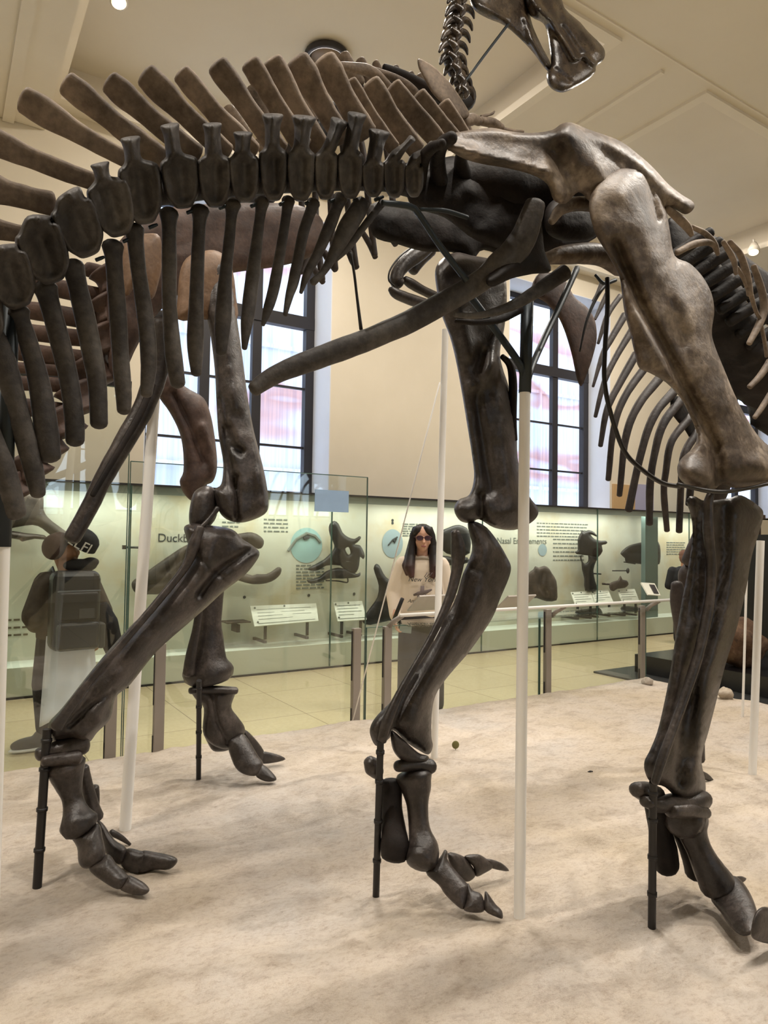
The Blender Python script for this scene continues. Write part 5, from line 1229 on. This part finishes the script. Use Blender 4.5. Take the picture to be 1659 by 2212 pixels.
# ---- visitor seen from behind with a rucksack
KP = Vector((.80, 5.45, 0)); KR = math.pi - math.atan2(KP.x, KP.y) + .25
kd = thing('person', 'visitor in a dark cap and olive brown jacket seen from behind at left', 'person', tuple(KP))
b = MB(); khc = (-.005, -.03, 1.36)
RK = head(b, khc, .98, -.55, -.75)
b.tube([(0, .02, 1.20), (.01, .0, 1.26), (.03, -.05, 1.34)], [.062, .055, .055], 12)
b.ell((0, .02, 1.06), (.155, .095, .18)); b.ell((0, .02, .86), (.14, .1, .16))
KA = {1: [(.165, .02, 1.15), (.22, .06, .93), (.17, -.12, .84)], -1: [(-.165, .02, 1.15), (-.24, .04, .92), (-.26, -.10, .72)]}
for sgn in (1, -1):
    s_, e_, w_ = [Vector(q) for q in KA[sgn]]
    b.capsule(s_, e_, .045, .036); b.capsule(e_, w_, .036, .026); d = (w_ - e_).normalized()
    hand(b, w_, d, (-sgn * .2, -1, 0), (-sgn, 0, 0), .95)
    b.capsule((.085 * sgn, .02, .80), (.095 * sgn, .02, .43), .075, .052); b.capsule((.095 * sgn, .02, .43), (.10 * sgn, .04, .09), .05, .035)
remeshed('body', xf(b, KP, KR), SKIN2, kd, .0075, 2)
jk = MB(); jk.ell((0, .02, 1.07), (.19, .135, .16)); jk.tube([(0, .02, 1.20), (0, .02, 1.15), (0, .02, 1.05), (0, .02, .9), (0, .02, .76)], [.10, .165, .195, .20, .195], 18)
for i in range(len(jk.v)):
    x, y, z = jk.v[i]; jk.v[i] = (x, .02 + (y - .02) * .8, z)
for sgn in (1, -1):
    s_, e_, w_ = [Vector(q) for q in KA[sgn]]; jk.capsule(s_ + Vector((-.03 * sgn, 0, 0)), e_, .088, .082); jk.capsule(e_, w_, .08, .055)
remeshed('jacket', xf(jk, KP, KR), wallmat('jacket_olive', (66, 58, 50), (84, 75, 64), .95, 20), kd, .011, 4)
tr2 = MB()
for sgn in (1, -1):
    tr2.capsule((.085 * sgn, .02, .76), (.11 * sgn, .0, .43), .108, .10); tr2.capsule((.11 * sgn, .0, .43), (.12 * sgn, .03, .14), .095, .06)
tr2.ell((0, .02, .78), (.165, .13, .12))
remeshed('trousers', xf(tr2, KP, KR), plain('trousers_dark', (40, 37, 38), .9), kd, .011, 4)
sk = MB()
sk.ell((-.105, -.04, .055), (.048, .135, .055)); sk.ell((.20, .03, .05), (.14, .052, .05)); sk.ell((.14, .03, .08), (.06, .05, .06))
so2 = remeshed('shoe', xf(sk, KP, KR), plain('shoe_grey', (84, 80, 74), .8), kd, .009, 2)
sl = MB()
sl.ell((-.105, -.042, .018), (.054, .143, .018)); sl.ell((.20, .03, .018), (.148, .057, .018))
xf(sl, KP, KR).build('sole', plain('sole_white', (226, 226, 224), .6), so2, True)
MK = Matrix.Translation(KP) @ Matrix.Rotation(KR, 4, 'Z')
hb = MB(); hb.ell(Py(117, 1181, 5.42), (.082, .09, .095), Matrix.Rotation(.2, 3, 'Y')).ell(Py(128, 1170, 5.45), (.08, .09, .07))
remeshed('hair', hb, plain('hair_brown', (70, 50, 44), .8), kd, .008, 2)
RC = Matrix.Rotation(-.57, 3, 'Z') @ Matrix.Rotation(.55, 3, 'Y')
cC = Py(176, 1170, 5.42)
cp = MB(); cp.ell(cC + RC @ Vector((0, 0, .03)), (.115, .12, .07), RC); cp.tube([cC + RC @ Vector((0, 0, -.035)), cC + RC @ Vector((0, 0, .04))], [.122, .118], 24)
cpo = remeshed('cap', cp, plain('cap_black', (20, 18, 19), .8), kd, .009, 2)
o = text('cap_lettering', 'ELFI', (0, 0, 0), .10, plain('cap_white', (226, 222, 218), .8), None, align='CENTER', off=.002)
for vtx in o.data.vertices:
    q = vtx.co; ang = (q.x + .045) / .122
    vtx.co = cC + RC @ Vector((math.sin(ang) * (.124 - q.y), -math.cos(ang) * (.124 - q.y), q.z - .03)) - wloc(cpo)
o.parent = cpo
def KM(p): return MK @ Vector(p)
ct = thing('tied_coat', 'pale grey coat hanging below the rucksack of the visitor at left', 'coat', tuple(KM((.02, .2, .5))))
cv = []; cf = []; nu, nv = 26, 14
for j in range(nv + 1):
    t = j / nv
    for i in range(nu + 1):
        u = i / nu; a = math.radians(48 + 150 * u)
        r = .20 + .05 * t + .010 * math.sin(u * 26) * (.3 + t)
        cv.append(KM((.03 + math.cos(a) * r, .05 + math.sin(a) * r * .85, .80 - t * (.60 - .10 * math.sin(u * 3.1)) )))
for j in range(nv):
    for i in range(nu):
        a = j * (nu + 1) + i; cf.append((a, a + 1, a + nu + 2, a + nu + 1))
co = link('coat_cloth', cv, cf, plain('coat_grey', (214, 220, 234), .9), ct); m_ = co.modifiers.new('thick', 'SOLIDIFY'); m_.thickness = .012
rs = thing('rucksack', 'black rucksack with glossy pockets on the back of the visitor at left', 'rucksack', tuple(KM((.0, .25, .8))))
BL = plain('rucksack_black', (18, 18, 20), .35)
def kbox(nm, a, b_, mat, r=.03):
    o = MB().box(a, b_, MK).build(nm, mat, rs); bevel(o, r, 4); return o
kbox('main_pouch', (-.16, .13, .70), (.16, .31, 1.245), BL, .06)
kbox('front_pocket', (-.14, .30, .71), (.14, .36, .90), plain('rucksack_gloss', (30, 33, 40), .2), .03)
kbox('middle_pocket', (-.13, .30, .91), (.13, .335, 1.10), BL, .02)
kbox('zip', (-.14, .333, 1.105), (.14, .34, 1.115), plain('zip_grey', (90, 96, 104), .3), .002)
kbox('patch', (-.10, .335, .925), (.0, .34, .99), plain('patch_grey', (58, 58, 60), .5), .002)
kbox('side_pocket', (-.20, .15, .70), (-.15, .28, .88), plain('mesh_grey', (62, 62, 62), .7), .02)
mb = MB()
for sgn in (1, -1): mb.tube([KM((.10 * sgn, .16, 1.16)), KM((.11 * sgn, .06, 1.25)), KM((.12 * sgn, -.06, 1.2)), KM((.13 * sgn, -.10, 1.0)), KM((.15 * sgn, .1, .80))], .022, 8, flat=.4)
mb.build('strap', BL, rs, True)
tag(remeshed('scarf', MB().ell(Py(172, 1222, 5.42), (.12, .10, .05)).ell(Py(196, 1214, 5.40), (.06, .06, .035)), plain('scarf_black', (22, 21, 23), .9), None, .01, 3), 'black scarf bunched on the shoulder of the visitor at left', 'scarf')
dj = MB(); dj.tube([KM((-.20, .12, 1.0)), KM((-.24, .14, .86)), KM((-.29, .12, .72)), KM((-.28, .12, .60))], [.05, .085, .075, .015], 12)
tag(remeshed('jacket', dj, plain('jacket_black', (26, 24, 28), .9), None, .01, 4), 'black jacket draped over the arm of the visitor at left', 'jacket')

# ---- visitors half hidden at the right
def back_view(loc, hh, coat, hair, lab, px_w=.2, rz=0.0, skin=SKIN2, bag=False):
    t = thing('person', lab, 'person', tuple(loc)); loc = Vector(loc); s = hh / 1.6
    b = MB(); head(b, (0, -.01, 1.50 * s), s); b.tube([(0, .02, 1.32 * s), (0, .0, 1.46 * s)], [.06 * s, .05 * s], 12); b.ell((0, .02, 1.15 * s), (.16 * s, .1 * s, .2 * s))
    for sgn in (1, -1):
        b.capsule((.19 * s * sgn, .02, 1.26 * s), (.24 * s * sgn, .03, 1.0 * s), .045, .036); b.capsule((.24 * s * sgn, .03, 1.0 * s), (.16 * s * sgn, -.15, 1.05 * s), .036, .026)
        hand(b, (.16 * s * sgn, -.16, 1.05 * s), (-sgn * .4, -1, .2), (0, 0, 1), (-sgn, 0, 0), s)
        b.capsule((.09 * s * sgn, .02, .84 * s), (.1 * s * sgn, .02, .1), .075, .04)
    remeshed('body', xf(b, loc, rz), skin, t, .009, 2)
    c = MB(); c.tube([(0, .02, 1.34 * s), (0, .02, 1.28 * s), (0, .02, 1.15 * s), (0, .02, .9 * s), (0, .02, .78 * s)], [.09 * s, .18 * s, .215 * s, .21 * s, .2 * s], 16)
    for i in range(len(c.v)): x, y, z = c.v[i]; c.v[i] = (x, .02 + (y - .02) * .72, z)
    for sgn in (1, -1): c.capsule((.18 * s * sgn, .02, 1.25 * s), (.245 * s * sgn, .03, 1.0 * s), .09 * s, .075 * s); c.capsule((.245 * s * sgn, .03, 1.0 * s), (.17 * s * sgn, -.13, 1.05 * s), .072 * s, .05 * s)
    remeshed('coat', xf(c, loc, rz), coat, t, .012, 3)
    l = MB()
    for sgn in (1, -1): l.capsule((.09 * s * sgn, .02, .8 * s), (.1 * s * sgn, .02, .08), .1 * s, .075 * s)
    remeshed('trousers', xf(l, loc, rz), plain('trousers_black', (30, 29, 32), .9), t, .012, 3)
    k = MB()
    for sgn in (1, -1): k.ell((.1 * s * sgn, -.04, .045), (.045, .13, .045))
    remeshed('shoe', xf(k, loc, rz), M['black'], t, .012, 2)
    h = MB().ell((0, .02, 1.545 * s), (.09 * s, .1 * s, .08 * s)).ell((0, .05, 1.48 * s), (.085 * s, .07 * s, .1 * s))
    remeshed('hair', xf(h, loc, rz), hair, t, .01, 2)
a = Py(1478, 1210, 6.3)
back_view((a.x, 6.3, 0), 1.37, plain('coat_black', (20, 20, 23), .8), plain('hair_auburn', (110, 76, 58), .7), 'auburn haired visitor in a black coat half hidden behind the near shin', rz=math.pi - .9)
# ------------------------------------------------------------------ lamps on the ceiling
M['glow'] = None
def emis(name, rgb, s):
    m = bpy.data.materials.new(name); m.use_nodes = True; nt = m.node_tree; nt.nodes.clear()
    e = nt.nodes.new('ShaderNodeEmission'); e.inputs[0].default_value = (*s2l(rgb), 1); e.inputs[1].default_value = s
    o = nt.nodes.new('ShaderNodeOutputMaterial'); nt.links.new(e.outputs[0], o.inputs[0]); return m
GL = emis('lamp_glow', (255, 226, 170), 6)
def lamp(px, py, z, lab, r=.07, on=True):
    c = Pz(px, py, z)
    t = thing('spotlight', lab, 'spotlight', tuple(c))
    d = (Vector((2.5, 2, 0)) - c).normalized(); d = Vector((d.x * .5, d.y * .5, -1)).normalized()
    MB().tube([c - d * .16, c - d * .05, c], [r * .55, r, r], 16).build('lamp_body', plain('lamp_white', (222, 214, 200), .4), t, True)
    MB().tube([c - d * .02, c + d * .004], [r * .8, r * .8], 16).build('bulb', GL, t, True)
    MB().tube([c - d * .12, Vector((c.x, c.y, 6.2 if z > 5.9 else 5.85))], .015, 8).build('stem', plain('stem', (200, 192, 180), .4), t, True)
    return c
lamp(257, 6, 6.0, 'small glowing spotlight on the ceiling at upper left', .075)
lamp(1628, 545, 5.66, 'small glowing spotlight on the ceiling at far right above the ribs', .08)
c = Pz(706, 124, 6.13)
t = thing('ceiling_ring', 'dark round ring fixture on the ceiling behind the neural spines', 'ceiling fixture', tuple(c))
MB().tube([(c.x + .185 * math.cos(a), c.y + .185 * math.sin(a), 6.13) for a in np.linspace(0, 2 * math.pi, 33)], .035, 8, False).build('ring', M['frame'], t, True)
MB().tube([(c.x, c.y, 6.13), (c.x, c.y, 6.18)], .18, 24).build('disc', plain('ring_inner', (150, 132, 116), .5), t, True)
